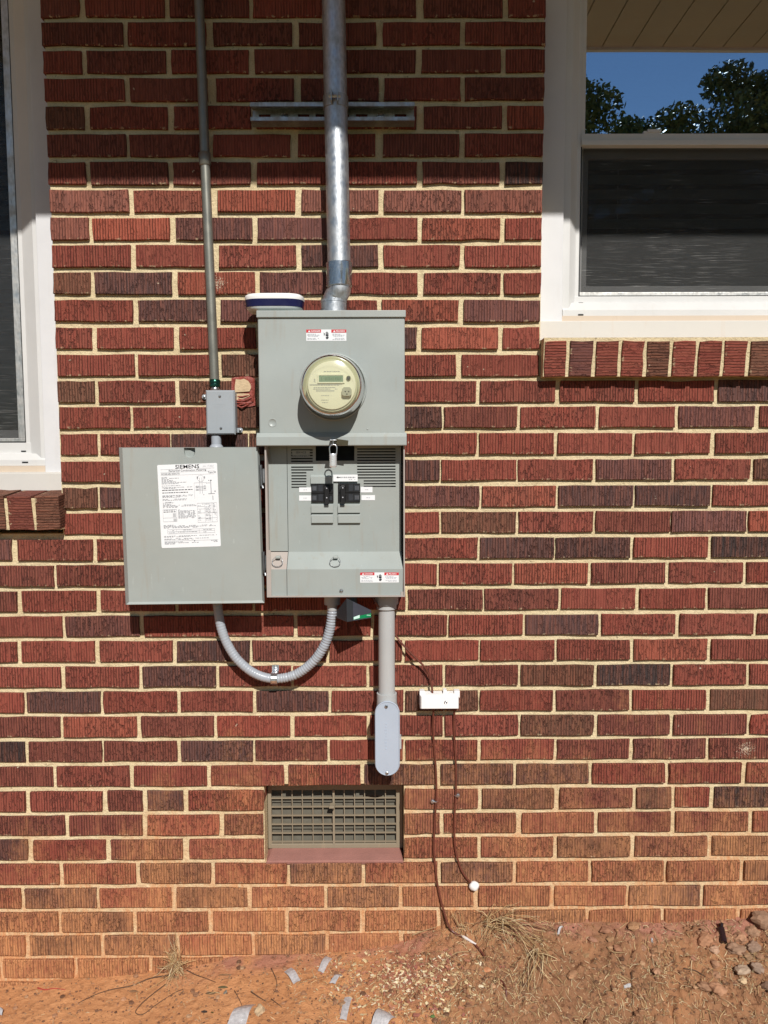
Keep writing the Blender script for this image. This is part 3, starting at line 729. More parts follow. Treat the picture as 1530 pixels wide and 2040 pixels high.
fx = np.concatenate([np.array([-60,-30,-15,-8,-5,-3.4,-2.4,-1.8,-1.5]), np.arange(-1.2, 1.2001, .0045), np.array([1.5,1.8,2.4,3.4,5,8,15,30,60])])
fd = np.concatenate([np.array([-14,-8,-4,-1.5,-.4,-.1]), np.arange(-.03, .40, .0045), np.array([.45,.5,.6,.75,1,1.3,1.7,2.2,3,4.5,7,12,20,35,70,130])])
vs = [(x, -d, gz(x, d)) for d in fd for x in fx]; nx = len(fx)
fs = [(j*nx+i, (j+1)*nx+i, (j+1)*nx+i+1, j*nx+i+1) for j in range(len(fd)-1) for i in range(nx-1)]
m = MB(); m.add(vs, fs); obj('ground', m, M['ground'], smooth=True, loc=(0,0,0), kind='structure')
def GP(px, py):
    """where the ray through a photo pixel meets the ground"""
    d = 0.5
    while d > .004:
        p = W(px, py, d)
        e = p.z - gz(p.x, d)
        if e <= 0.0004: break
        d -= max(.0006, e*.12)
    return Vector((p.x, -d, gz(p.x, d)))

# ------------------------------------------------------------------ trees mirrored in the glass
def tree(x, y, h, w, tint, label, n, seed):
    random.seed(seed)
    z0 = gz(x, -y); r = thing('tree', (x, y, z0), label, 'tree', 'trees across the yard')
    m = MB(); top = Vector((x+ru(-.4,.4), y, z0+h*.62)); b0 = Vector((x, y, z0-.1))
    m.tube([b0, b0.lerp(top, .35)+Vector((ru(-.15,.15),0,0)), b0.lerp(top, .7), top], [.26, .20, .14, .06], 8)
    cl = []
    for i in range(9):
        t = ru(.35, .95); s0 = b0.lerp(top, t); a = ru(0, 6.28); e = s0 + Vector((math.cos(a)*w*ru(.45,.8), math.sin(a)*w*ru(.45,.8), h*ru(.05,.28)))
        m.tube([s0, s0.lerp(e, .5)+Vector((0,0,.2)), e], [.09, .06, .025], 5); cl.append((e, ru(.35,.62)*w))
    cl.append((top+Vector((0,0,h*.16)), w*.5))
    for i in range(8): cl.append((Vector((x+ru(-.75,.75)*w, y+ru(-.6,.6)*w, z0+h*ru(.3,.92))), w*ru(.25,.45)))
    obj('trunk', m, M['bark'], r, smooth=True)
    m = MB()
    for i in range(n):
        c, q = random.choice(cl)
        d = Vector((random.gauss(0,1), random.gauss(0,1), random.gauss(0,1))).normalized()*q*(R()**.45)
        p = c + Vector((d.x, d.y, d.z*.75)); s = ru(.03, .085)
        u = Vector((random.gauss(0,1), random.gauss(0,1), random.gauss(0,1))).normalized(); v = u.orthogonal().normalized()
        k = ru(.55, 1.5); m.cur = (1.5*tint[0]*k*ru(.9,1.2), 1.4*tint[1]*k, 1.3*tint[2]*k)
        m.add([p-u*s*1.5, p+v*s*.7, p+u*s*1.5, p-v*s*.7], [(0,1,2,3)])
    obj('crown', m, M['leaf'], r)
gr = (.075, .095, .036)
tree(6.0, -20.5, 14.3, 2.0, gr, 'dark narrow tree mirrored near the left edge of the upper pane', 15000, 11)
tree(8.5, -23.5, 14.5, 2.1, (.070, .095, .042), 'dark round tree mirrored in the middle of the upper pane', 16000, 12)
tree(11.2, -22.0, 14.5, 2.5, (.085, .098, .036), 'tall dark tree mirrored at the right of the upper pane', 22000, 13)
tree(13.4, -24.5, 15.1, 2.8, (.075, .088, .036), 'tallest dark tree mirrored at the picture edge', 22000, 14)
tree(6.9, -27.0, 15.9, 2.6, (.05, .075, .03), 'pale distant tree in the gap of the mirrored treeline', 12000, 15)
tree(10.2, -30.0, 16.9, 3.2, (.05, .072, .03), 'broad distant tree behind the mirrored treeline', 13000, 16)
random.seed(21)

# ------------------------------------------------------------------ vent in the footing courses
vr = thing('foundation_vent', W(665, 1690, -.03), 'rusty cast crawl space vent grille set low in the brick wall', 'vent')
FD = -.055
m = MB(); fx0, fx1 = VX0+.002, VX1-.002; fz0, fz1 = W(660, 1690, FD).z, VZ1-.002
ix0, ix1, iz0, iz1 = W(541, 1640, FD).x, W(789, 1640, FD).x, W(660, 1681, FD).z, W(660, 1574, FD).z
m.plate(fx0, fx1, fz0, fz1, [(ix0, ix1, iz0, iz1)], -FD, -FD+.03); obj('frame', m, M['grate'], vr, bevel=.0015)
bars = [(562,0),(582.3,0),(602.5,0),(623.3,0),(643.4,0),(665,1),(686,0),(706.5,0),(726.6,0),(747.5,0),(768,0)]
for x, big in bars:
    p = W(x, 1640, FD); w = .0028 if big else .0012
    m = MB(); m.box(p.x-w, p.x+w, -FD+(-.001 if big else .0028), -FD+.010, iz0, iz1); obj('bar', m, M['grate'], vr)
for y in (1590.7, 1608, 1625.4, 1642.8, 1660.2, 1677.6):
    p = W(665, y, FD); m = MB(); m.box(ix0, ix1, -FD+.0012, -FD+.008, p.z-.0012, p.z+.0012); obj('bar', m, M['grate'], vr)
for k in range(4):
    z = iz1 - (iz1-iz0)*(k+.1)/4; h = (iz1-iz0)/4*.93
    m = MB(); m.add([(ix0,-FD+.022,z),(ix1,-FD+.022,z),(ix1,-FD+.013,z-h),(ix0,-FD+.013,z-h),(ix0,-FD+.025,z),(ix1,-FD+.025,z),(ix1,-FD+.016,z-h),(ix0,-FD+.016,z-h)], [(0,3,2,1),(4,5,6,7),(0,1,5,4),(3,7,6,2),(0,4,7,3),(1,2,6,5)])
    obj('louvre', m, M['louvre'], vr)
m = MB(); p = W(663, 1603, FD)
m.loft([[(p.x-.007,-FD,p.z-.004),(p.x+.007,-FD,p.z-.004),(p.x+.007,-FD,p.z+.006),(p.x-.007,-FD,p.z+.006)],[(p.x-.009,-FD-.022,p.z-.001),(p.x+.006,-FD-.022,p.z-.001),(p.x+.006,-FD-.022,p.z+.005),(p.x-.009,-FD-.022,p.z+.005)]][::-1])
obj('lever', m, M['grate'], vr, bevel=.001)
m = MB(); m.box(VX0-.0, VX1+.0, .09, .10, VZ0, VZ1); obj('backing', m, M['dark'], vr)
m = MB(); zt = W(660, 1690, FD).z; zb = W(660, 1716, 0).z
m.loft([[(VX0,.004,zb-.012),(VX0+.004,.001,zb),(VX0+.014,-FD*.5,(zt+zb)/2+.001),(VX0+.012,-FD+.004,zt+.001),(VX0,-FD+.06,zt+.002),(VX0,.1,zb-.012)],[(VX1,.004,zb-.012),(VX1-.002,.001,zb),(VX1-.012,-FD*.5,(zt+zb)/2+.001),(VX1-.010,-FD+.004,zt+.001),(VX1,-FD+.06,zt+.002),(VX1,.1,zb-.012)]])
obj('vent_ledge', m, M['pinkclay'], wall, bevel=.003, label='reddish mortar ledge sloping out under the vent')

# ------------------------------------------------------------------ meter panel
DP = .115; DF = .074
pr_ = thing('meter_panel', W(660, 1190, 0), 'large grey meter combination panel with its lower door swung open', 'electrical panel')
bx0, bx1 = W(529.5, 1040, DP).x, W(806.5, 1040, DP).x; bz0, bz1 = W(660, 1189.5, DP).z, W(660, 622, DP).z
m = MB(); m.box(bx0, bx1, -.012, -.006, bz0, bz1); m.box(bx0, bx0+.003, -DP, -.012, bz0, bz1); m.box(bx1-.003, bx1, -DP, -.012, bz0, bz1); m.box(bx0+.003, bx1-.003, -DP, -.012, bz0, bz0+.003); m.box(bx0+.003, bx1-.003, -DP, -.012, bz1-.003, bz1)
# return flanges at the bottom corners
m.box(bx0+.003, bx0+.011, -DP+.0, -DP+.002, bz0+.003, W(0,1098,DP).z)
m.box(bx1-.010, bx1-.003, -DP+.004, -DP+.006, bz0+.003, bz0+.012)
obj('enclosure', m, M['rust'], pr_)
m = MB(); m.pbox((515, 631, 806.5, 864), .02, .118); obj('upper_cover', m, M['grey2'], pr_, bevel=.003)
m = MB(); m.pbox((510.5, 618, 808.5, 632), .0, .123); obj('top_flange', m, M['grey2'], pr_, bevel=.0015)
a, b = W(511, 870, .126).x, W(810, 870, .126).x; z0, z1 = W(660, 888, .126).z, W(660, 862, .126).z
m = MB(); m.loft([[(x, -.02, z0), (x, -.126, z0), (x, -.1275, z0+.002), (x, -.1275, z1-.010), (x, -.1195, z1), (x, -.02, z1)] for x in (a, b)]); obj('bottom_lip', m, M['grey2'], pr_)
# meter socket ring, knock-out, small rivet
mc = W(661.5, 768.5, .17)
m = MB(); m.lathe((mc.x, 0, mc.z+.001), [(.0805,.1175),(.0810,.1205),(.0790,.1225),(.0765,.1215),(.0760,.119)], 48, caps=False); obj('socket_ring', m, M['grey2'], pr_, smooth=True)
p = W(543, 842, .118); m = MB(); m.lathe((p.x, 0, p.z), [(.0105,.1178),(.0102,.1188),(.0092,.1188),(.0088,.1182),(.0002,.1184)], 28, caps=False); obj('knockout', m, M['grey2'], pr_, smooth=True)
p = W(732, 855, .118); m = MB(); m.ellipsoid((p.x, -.118, p.z), (.0022,.0015,.0022), 8, 6); obj('rivet', m, M['grey2'], pr_, smooth=True)
# dead front with its louvres
def rect(x0, y0, x1, y1, d): 
    ym, xm = (y0+y1)/2, (x0+x1)/2
    return (W(x0, ym, d).x, W(x1, ym, d).x, W(xm, y1, d).z, W(xm, y0, d).z)
holes = [rect(629, 886, 706, 918, DF)]
for y in (896.5, 902, 907.5, 913.5, 919): holes.append(rect(580, y-1.35, 623, y+1.35, DF))
for y in (930.7, 936.2): holes.append(rect(580, y-1.35, 624, y+1.35, DF))
for y in (942, 948, 953.8, 959.3, 965, 970.7): holes.append(rect(580.5, y-1.35, 610.5, y+1.35, DF))
for y in (894.5, 900, 906, 911.5, 917, 923, 929, 935, 940.5, 946, 952): holes.append(rect(711.5, y-1.35, 788, y+1.35, DF))
for y in (958, 963.5, 969): holes.append(rect(724.5, y-1.35, 788.5, y+1.35, DF))
holes += [rect(620, 964, 664.5, 1001, DF), rect(673.5, 963, 717.5, 1000.5, DF)]
x0, x1, z0, z1 = rect(573.3, 886, 799, 1099, DF)
m = MB(); m.plate(x0, x1, z0, z1, holes, -DF, -DF+.0016)
zs, zl = W(660, 1134, .109).z, W(660, 1187, .109).z
xr = W(803, 1134, .109).x
m.add([(x0,-DF,z0),(x1,-DF,z0),(xr,-.109,zs),(x0,-.109,zs)], [(3,2,1,0)]); m.add([(x0,-.109,zs),(xr,-.109,zs),(xr-.001,-.109,zl),(x0,-.109,zl)], [(0,3,2,1)])
m.add([(x1,-DF,z0),(x1,-.05,z0),(xr,-.08,zs),(xr,-.109,zs)], [(0,1,2,3)])
obj('dead_front', m, M['grey'], pr_)
m = MB(); x0s, x1s = W(536.5, 1040, DF).x, x0 - .0012
m.plate(x0s, x1s, z0+.002, z1, [], -DF, -DF+.0016)
obj('side_cover', m, M['grey'], pr_)
m = MB(); xl0 = W(534.5, 1134, .109).x
m.add([(x0s,-DF,z0),(x1s,-DF,z0),(x1s,-.1085,zs),(xl0,-.1085,zs)], [(3,2,1,0)]); m.add([(xl0,-.1085,zs),(x1s,-.1085,zs),(x1s,-.1085,zl),(xl0,-.1085,zl)], [(0,3,2,1)], 1)
obj('corner_cover', m, [M['rust'], M['grey']], pr_, label='corner cover stained pink with clay dust')
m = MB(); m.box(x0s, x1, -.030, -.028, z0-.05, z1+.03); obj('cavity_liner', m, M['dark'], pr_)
m = MB(); m.pbox((582, 897, 617, 912), DF, DF+.0022); p = W(599.5, 903.2, DF+.0025)
m.text('SERVICE', (p.x, p.y, p.z), .0072, 1, align='CENTER'); p = W(599.5, 910, DF+.0025); m.text('DISCONNECT', (p.x, p.y, p.z), .0068, 1, align='CENTER')
obj('name_plate', m, [M['grey2'], M['ink']], pr_)
for q in ((619.5,946,664,963), (620.5,1003,664,1021), (621,1023.5,664,1041), (673.5,1003,717.5,1021), (674,1023,718,1041)):
    m = MB(); a, b, u, t = rect(*q, DF); m.loft([[(x,-DF+.0005,u),(x,-DF-.0075,u),(x,-DF-.0075,t-.0045),(x,-DF-.0005,t),(x,-DF+.0005,t)] for x in (a, b)]); obj('filler_plate', m, M['grey2'], pr_)
def breaker(q, tx, side):
    y0, y1 = q[1], q[3]; ym = (y0+y1)/2
    for k, (a, b) in enumerate(((y0, ym-.3), (ym+.3, y1))):
        m = MB(); m.pbox((q[0]+.3, a+.3, q[2]-.3, b-.2), .045, DF+.006)
        for i, (u0, u1, v0, v1) in enumerate(((.05,.27,.2,.8), (.32,.52,.12,.82), (.72,.93,.3,.75))):
            if side: u0, u1 = 1-u1, 1-u0
            m.pbox((q[0]+(q[2]-q[0])*u0, a+(b-a)*v0, q[0]+(q[2]-q[0])*u1, a+(b-a)*v1), DF+.0055, DF+.0068, 1 if i != 1 else 2)
        for j in range(3):
            u = .08+.06*j
            if side: u = 1-u
            m.pbox((q[0]+(q[2]-q[0])*u-.7, a+(b-a)*.28, q[0]+(q[2]-q[0])*u+.7, a+(b-a)*.7), DF+.0068, DF+.0071, 3)
        br = obj('breaker', m, [M['blk'], M['sdark'], M['bkgrey'], M['chr']], pr_)
        m = MB(); zc = W(tx, (a+b)/2, DF+.015)
        m.loft([[(zc.x-.0065,-DF-.006,zc.z-.008),(zc.x+.0065,-DF-.006,zc.z-.008),(zc.x+.0065,-DF-.006,zc.z+.008),(zc.x-.0065,-DF-.006,zc.z+.008)],[(zc.x-.004,-DF-.015,zc.z-.009),(zc.x+.004,-DF-.015,zc.z-.009),(zc.x+.004,-DF-.015,zc.z+.006),(zc.x-.004,-DF-.015,zc.z+.006)]][::-1])
        if k == 1:
            t0 = W(tx, y0+6, DF+.02); t1 = W(tx, y1+4, DF+.02); m.box(zc.x-.0055, zc.x+.0055, -DF-.0178, -DF-.0138, t1.z, t0.z)
        m.box(zc.x-.0015, zc.x+.0015, -DF-.0184, -DF-.0150, zc.z-.001, zc.z+.002, 1)
        obj('toggle', m, [M['blk'], M['inkg']], br, bevel=.0006)
breaker((620, 964, 664.5, 1001), 651, 0); breaker((673.5, 963, 717.5, 1000.5), 683, 1)
def dashes(m, x0, x1, y, h, d, mi, dens=.8):
    x = x0
    while x < x1:
        w = ru(1.5, 5); e = min(x+w, x1)
        if R() < dens+.15:
            a, b = W(x, y-h/2, d), W(e, y+h/2, d); m.add([(a.x,-d,a.z),(b.x,-d,a.z),(b.x,-d,b.z),(a.x,-d,b.z)], [(3,2,1,0)], mi)
        x = e + ru(.6, 1.4)
for q in ((596,971,620,980.5), (596,987,620,997.5), (718.5,970,742,981), (720,986.5,747,996.5)):
    m = MB(); m.pbox(q, DF+.0002, DF+.0009); xm = (q[0]+q[2])/2; dashes(m, xm-3.5, xm+3.5, (q[1]+q[3])/2, 1.2, DF+.0012, 1); obj('paper_tag', m, [M['paper'], M['inkg']], pr_)
m = MB(); a, b, u, t = m.pbox((664, 945.5, 712.5, 959), DF+.0050, DF+.0060)
dashes(m, 678, 708, 951, 2.2, DF+.0064, 1); dashes(m, 695, 708, 955, .9, DF+.0064, 1)
aa = [W(x, y, DF+.0064) for x, y in ((670,951),(674,948.8),(673,950.4),(677.5,950.4),(677.5,951.8),(673,951.8),(674,953.2))]; m.add(aa, [(0,6,5,4,3,2,1)], 2)
obj('arrow_tag', m, [M['paper'], M['inkm'], M['ink']], pr_)
def warning(q, d):
    x0, y0, x1, y1 = q; w, h = x1-x0, y1-y0; m = MB(); m.pbox(q, d-.0004, d+.0004); e = d+.0008
    def P(u0, v0, u1, v1, mi, k=0.0):
        a, b = W(x0+w*u0, y0+h*v0, e+k), W(x0+w*u1, y0+h*v1, e+k); m.add([(a.x,a.y,a.z),(b.x,a.y,a.z),(b.x,a.y,b.z),(a.x,a.y,b.z)], [(3,2,1,0)], mi)
    for u0, u1, tx in ((0, .37, 'DANGER'), (.625, 1, 'PELIGRO')):
        P(u0, 0, u1, .27, 1)
        p = W(x0+w*(u0+.115), y0+h*.215, e+.0005); m.text(tx, (p.x, p.y, p.z), mm(h*.22, d), 0, sx=.92)
        t = [W(x0+w*(u0+k), y0+h*v, e+.0005) for k, v in ((.045,.23),(.075,.05),(.105,.23))]; m.add(t, [(0,2,1)], 0)
        for v, (f0, f1) in ((.40,(.03,.24)), (.49,(.03,.33)), (.585,(.05,.30)), (.77,(.03,.32)), (.87,(.03,.33))): dashes(m, x0+w*(u0+f0), x0+w*(u0+f1), y0+h*v, h*.05, e, 3)
    cx, cy = x0+w*.515, y0+h*.42
    for i, (dx, l) in enumerate(((-.022,.17), (-.004,.24), (.014,.22), (.031,.15))):                    # raised hand
        a = W(cx+w*dx-w*.007, cy-h*l, e); b = W(cx+w*dx+w*.007, cy+h*.05, e); m.add([(a.x,a.y,a.z),(b.x,a.y,a.z),(b.x,a.y,b.z),(a.x,a.y,b.z)], [(3,2,1,0)], 2)
    for pts in ([(-.035,.03),(.04,.03),(.042,.14),(.01,.2),(-.03,.14)], [(-.03,.24),(.04,.2),(.045,.30),(.02,.42),(-.015,.42)], [(-.085,-.2),(-.06,-.08),(-.05,-.1),(-.055,.08),(-.078,.16),(-.066,.02),(-.082,0),(-.075,-.1)]):
        t = [W(cx+w*u, cy+h*v, e) for u, v in pts]; m.add(t, [tuple(range(len(t)))[::-1]], 2)
    obj('warning_label', m, [M['paper'], M['red'], M['ink'], M['inkg']], pr_)
warning((610, 656.5, 690, 679), .118); warning((717.5, 1140.5, 794.5, 1160.5), .109)
for x, y in ((553, 1119), (668, 1119)):                                                                 # wire pull rings on the sloping apron
    m = MB(); d = .098; pts = [W(x-4+0*1, y-9, d), W(x-10, y-3, d+.004), W(x-10, y+5, d+.008), W(x-3, y+10, d+.010), W(x+6, y+8, d+.010), W(x+10, y, d+.006), W(x+7, y-8, d+.003)]
    m.tube(catmull(pts, 5), .0009, 6); obj('pull_ring', m, M['hinge'], pr_, smooth=True)
    m = MB(); c = W(x, y-8, .096); m.pbox((x-4, y-11, x+5, y-6), .085, .0985); obj('ring_staple', m, M['grey2'], pr_, bevel=.001)
p = W(680, 1177, .109); m = MB(); m.lathe((p.x, 0, p.z), [(.0050,.108),(.0050,.1105),(.0032,.1125),(.0003,.113)], 14, caps=False); m.box(p.x-.0042, p.x+.0042, -.1135, -.1115, p.z-.0006, p.z+.0006, 1); obj('screw', m, [M['steel'], M['gasket']], pr_)
# hasp tab with the meter tag
m = MB(); p = W(664, 877, .14); m.box(p.x-.0085, p.x+.0085, -.152, -.1275, p.z-.001, p.z+.001); m.tube([(p.x,-.146,p.z+.001),(p.x,-.146,p.z-.006)], .0016, 8)
obj('hasp', m, M['steel'], pr_, bevel=.0005)
m = MB(); a = [W(x, y, .131) for x, y in ((668,874),(694,877.5),(693,888),(671,885))]; b_ = [v+Vector((0,.0012,0)) for v in a]; m.loft([b_[::-1], a[::-1]]); obj('brass_tag', m, plain('tarnished_brass', (.10,.085,.05), .45, .6), pr_)
# door, swung open to the left: shallow pan with a scooped finger pull
DD = .112
q = {'tl': (237, 891.5), 'tr': (516.5, 890.5), 'br': (527, 1201.5), 'bl': (250.5, 1205)}
def DQ(u, v, d=DD):
    x = (q['tl'][0]*(1-u)+q['tr'][0]*u)*(1-v) + (q['bl'][0]*(1-u)+q['br'][0]*u)*v
    y = (q['tl'][1]*(1-u)+q['tr'][1]*u)*(1-v) + (q['bl'][1]*(1-u)+q['br'][1]*u)*v
    return W(x, y, d)
u0, u1, v1 = .024, .985, .982; un, wn, vn = .502, .040, .063
front = [(u0, .004), (un-wn, .004)] + [(un-wn, .004+vn*.5)] + [(un-wn*math.cos(a), .004+vn*.5+vn*.5*math.sin(a)) for a in [math.pi*i/8 for i in range(1, 8)]] + [(un+wn, .004+vn*.5), (un+wn, .004), (u1, .004), (u1, v1), (u0, v1)]
m = MB(); fr = [DQ(u, v) for u, v in front]; m.add(fr, [tuple(range(len(fr)))[::-1]])
i0, i1 = 1, len(front)-4
sc = [DQ(u, v) for u, v in front[i0:i1]]
sb = [DQ(un+(u-un)*.82, .004+(v-.004)*.86, DD-.007) for u, v in front[i0:i1]]
n = len(sc); m.add(sc+sb, [(i, i+1, n+i+1, n+i) for i in range(n-1)]); m.add(sb, [tuple(range(n))[::-1]])
o4 = [DQ(0, 0, DD-.013), DQ(1, 0, DD-.013), DQ(1, 1, DD+.004), DQ(0, 1, DD-.013)]; i4 = [DQ(u0, .004), DQ(u1, .004), DQ(u1, v1), DQ(u0, v1)]
o5 = [DQ(0, 0, DD-.013), DQ(1, 0, DD-.013), DQ(1, 1, DD-.013), DQ(0, 1, DD-.013)]
bl2, br2 = DQ(0.004, .998, DD+.004), DQ(1, .998, DD+.004)
m.add([i4[0], i4[1], i4[2], i4[3], o5[0], o5[1], o5[2], o5[3], bl2, br2], [(0,3,7,4), (1,5,6,2), (0,4,5,1), (3,2,9,8), (3,8,7), (2,6,9), (8,9,6,7)])
m.add(o5, [(0,1,2,3)])
door = obj('door', m, M['grey'], pr_)
for y0, y1 in ((926, 968), (1099, 1142)):
    m = MB(); xh = 519.5 + (y0-926)*.03; p0, p1 = W(xh, y0, .108), W(xh+1.5, y1, .108); m.tube([p0, p1], .0035, 10); m.pbox((xh, y0+8, xh+9, y1-6), .098, .107); m.tube([W(xh+3, y1, .108), W(xh+4.5, y1+5, .11)], .003, 8); obj('hinge', m, M['hinge'], door)
m = MB(); m.tube([W(528.5, 893, .112), W(534, 1098, .112)], .0024, 6); obj('hinge_strip', m, M['rust'], pr_)
# instruction label on the door
LQ = ((313, 926.5), (432.3, 922.2), (440, 1088.2), (322, 1092))
def LP(u, v, d):
    x = (LQ[0][0]*(1-u)+LQ[1][0]*u)*(1-v) + (LQ[3][0]*(1-u)+LQ[2][0]*u)*v; y = (LQ[0][1]*(1-u)+LQ[1][1]*u)*(1-v) + (LQ[3][1]*(1-u)+LQ[2][1]*u)*v
    return W(x, y, d)
m = MB(); rc = []
for (cu, cv, a0) in ((.02, .015, 180), (.98, .015, 270), (.98, .985, 0), (.02, .985, 90)):
    for k in range(4):
        a = math.radians(a0+30*k); rc.append(LP(cu+.02*math.cos(a), cv+.015*math.sin(a), DD+.0006))
m.loft([[p+Vector((0,.0006,0)) for p in rc][::-1], rc[::-1]])
E1 = DD+.0010
def LB(u0, v0, u1, v1, mi): m.add([LP(u0,v0,E1), LP(u1,v0,E1), LP(u1,v1,E1), LP(u0,v1,E1)], [(3,2,1,0)], mi)
def LT(tx, u, v, size, mi, al='LEFT', sx=1.0):
    p = LP(u, v, E1); ux = (LP(u+.05, v, E1)-p).normalized(); uz = (LP(u, v-.05, E1)-p).normalized()
    m.text(tx, p, size, mi, ux, uz, al, sx)
def LW_(u0, u1, v, h=.0065, mi=2, dens=.85):
    u = u0
    while u < u1:
        e = min(u+ru(.015, .05), u1)
        if R() < dens: LB(u, v-h/2, e, v+h/2, mi)
        u = e + ru(.006, .014)
LT('SIEMENS', .50, .053, .0132, 1, 'CENTER', 1.2); LT('JUL 17 2021', .76, .040, .0055, 3)
LB(.05,.057,.35,.059,2); LB(.66,.057,.95,.059,2)
LT('Rainproof Combination Metering', .50, .086, .0068, 1, 'CENTER'); LB(.05,.092,.95,.0935,2)
LT('MC0816B1200CTS', .055, .122, .0058, 1); LT('Type 3R', .84, .118, .0058, 1); LB(.05,.128,.95,.1295,2)
v = .152
for u1 in (.16, .35, .20, .25, .30, .48, .34): LW_(.06, u1, v); v += .0128
LW_(.06, .38, .254); LW_(.06, .57, .275); LW_(.06, .3, .286); LW_(.06, .57, .307, .008, 1, 1); LW_(.06, .49, .338, .008, 1, 1)
for v, u1 in ((.372,.57), (.382,.55), (.392,.35), (.416,.48), (.428,.46), (.452,.28), (.460,.25)): LW_(.06, u1, v)
# wiring diagram
def LLn(u0, v0, u1, v1, w=.0035): LB(min(u0,u1)-(w/2 if u0 == u1 else 0), min(v0,v1)-(w*.36 if v0 == v1 else 0), max(u0,u1)+(w/2 if u0 == u1 else 0), max(v0,v1)+(w*.36 if v0 == v1 else 0), 2)
for i in range(14):
    a = 2*math.pi*i/14; b = a+.30; r1, r2 = .052, .058
    m.add([LP(.715+r*math.cos(t), .178+r*.72*math.sin(t), E1) for r, t in ((r1,a),(r2,a),(r2,b),(r1,b))], [(0,1,2,3)], 2)
for u in (.695, .735): LLn(u, .17, u, .36, .006)
for v in (.275, .29, .305, .32): LLn(.62, v, .80, v); LW_(.63, .68, v-.006, .006, 2, .6); LW_(.76, .81, v-.006, .006, 2, .6)
LLn(.60, .23, .60, .42); LLn(.60, .23, .80, .23); LLn(.88, .20, .88, .36, .012); LLn(.83, .365, .94, .365, .01); LLn(.905, .39, .905, .44, .012); LW_(.80,.86,.235,.008,2,1); LW_(.84,.90,.205,.01,2,1); LW_(.69,.77,.375)
LLn(.66,.155,.66,.18,.02); LLn(.78,.155,.78,.18,.02); LLn(.945,.33,.945,.345,.02)
for v, u1 in ((.478,.2), (.490,.6), (.502,.62), (.514,.3)): LW_(.06, u1, v)
def box4(u0, v0, u1, v1): LLn(u0,v0,u1,v0); LLn(u0,v1,u1,v1); LLn(u0,v0,u0,v1); LLn(u1,v0,u1,v1)
box4(.055,.54,.285,.685); LW_(.07,.26,.548); LW_(.065,.28,.568,.008,1); LLn(.055,.64,.285,.64); LB(.22,.585,.27,.63,4); LB(.225,.65,.28,.68,4)
for i in range(9): LW_(.31, .6 if i else .38, .548+i*.0122)
box4(.635,.475,.965,.705); LLn(.76,.475,.76,.705); LLn(.88,.475,.88,.705); LLn(.635,.592,.965,.592); LLn(.635,.655,.965,.655); LLn(.635,.515,.76,.515); LLn(.635,.545,.76,.545)
for i in range(12): LW_(.77, .86, .487+i*.0175, .007, 2, .8); LW_(.895, .95, .487+i*.0175, .007, 2, .7); LW_(.645, .74 if i % 3 == 0 else .69, .487+i*.0175, .006, 2, .5)
for v, u1 in ((.728,.25), (.738,.94), (.749,.93), (.760,.62)): LW_(.055, u1, v)
box4(.115,.782,.91,.832); LLn(.115,.806,.91,.806); LLn(.27,.782,.27,.832); LLn(.65,.782,.65,.832); LW_(.14,.25,.794); LW_(.38,.52,.79); LW_(.29,.62,.815); LW_(.67,.88,.793); LW_(.14,.25,.82); LW_(.72,.80,.82)
for v, u1 in ((.860,.94), (.870,.5), (.893,.88), (.903,.55)): LW_(.055, u1, v)
LLn(.055,.919,.96,.919); LW_(.055,.37,.932); LW_(.84,.95,.928); LW_(.055,.63,.943); LW_(.055,.27,.954); LW_(.85,.95,.94); LW_(.555,.57,.926,.01,1)
obj('instruction_label', m, [M['paper'], M['ink'], M['inkm'], M['inkg'], plain('grey_table_fill', (.50,.51,.52), .5)], door)

# ------------------------------------------------------------------ electric meter
em = thing('electric_meter', Vector((mc.x, -.118, mc.z-.075)), 'round electric meter under a yellowed clear cover with green display', 'electric meter')
c3 = (mc.x, 0, mc.z)
m = MB(); m.lathe(c3, [(.0735,.1185),(.0735,.124),(.0600,.1245),(.0600,.176),(.0002,.1762)], 48, caps=False); obj('base', m, M['creamd'], em, smooth=True, auto=40)
m = MB(); m.lathe(c3, [(.0750,.122),(.0752,.140),(.0735,.143),(.0728,.176),(.0700,.192),(.0655,.199),(.0605,.2005),(.0585,.1985),(.0565,.2000),(.0300,.2010),(.0003,.2012)], 64, caps=False); obj('clear_cover', m, M['mcover'], em, smooth=True)
DM = .180
m = MB(); m.lathe(c3, [(.0560,.1762),(.0560,DM-.001),(.0550,DM),(.0003,DM)], 48, caps=False); 
d = DM+.0006
for x0, x1, y in ((645,677,740), (618,676,767), (624,672,775), (625,668,772)): dashes(m, x0, x1, y, 1.2, d, 1)
for i in range(16): dashes(m, 630+i*2.3, 631.2+i*2.3, 778.5, 3, d, 1, 1.0)
dashes(m, 640, 660, 788, 1, d, 1); dashes(m, 640, 655, 797, 1, d, 1); dashes(m, 642, 654, 802, 1, d, 1)
a = W(617,766,d); b = W(682,766,d); m.add([(a.x,-d,a.z),(b.x,-d,a.z),(b.x,-d,a.z-.0007),(a.x,-d,a.z-.0007)], [(3,2,1,0)], 1)
p = W(627, 762, d); m.text('R', p, .0125, 1, align='CENTER', sx=.6)
obj('face_plate', m, [M['cream'], M['inkm']], em)
m = MB(); m.pbox((634, 747, 685, 762), DM, DM+.0018, 1); m.plate(*[W(632.5,754,DM).x, W(686.5,754,DM).x, W(660,763.5,DM).z, W(660,745.5,DM).z], [(W(635.5,754,DM).x, W(683.5,754,DM).x, W(660,761,DM).z, W(660,748,DM).z)], -DM-.0026, -DM-.0002, 0)
dashes(m, 640, 679, 754.5, 5.5, DM+.0021, 2); obj('display', m, [M['cream'], M['lcd'], plain('display_segments', (.13,.215,.13), .5)], em)
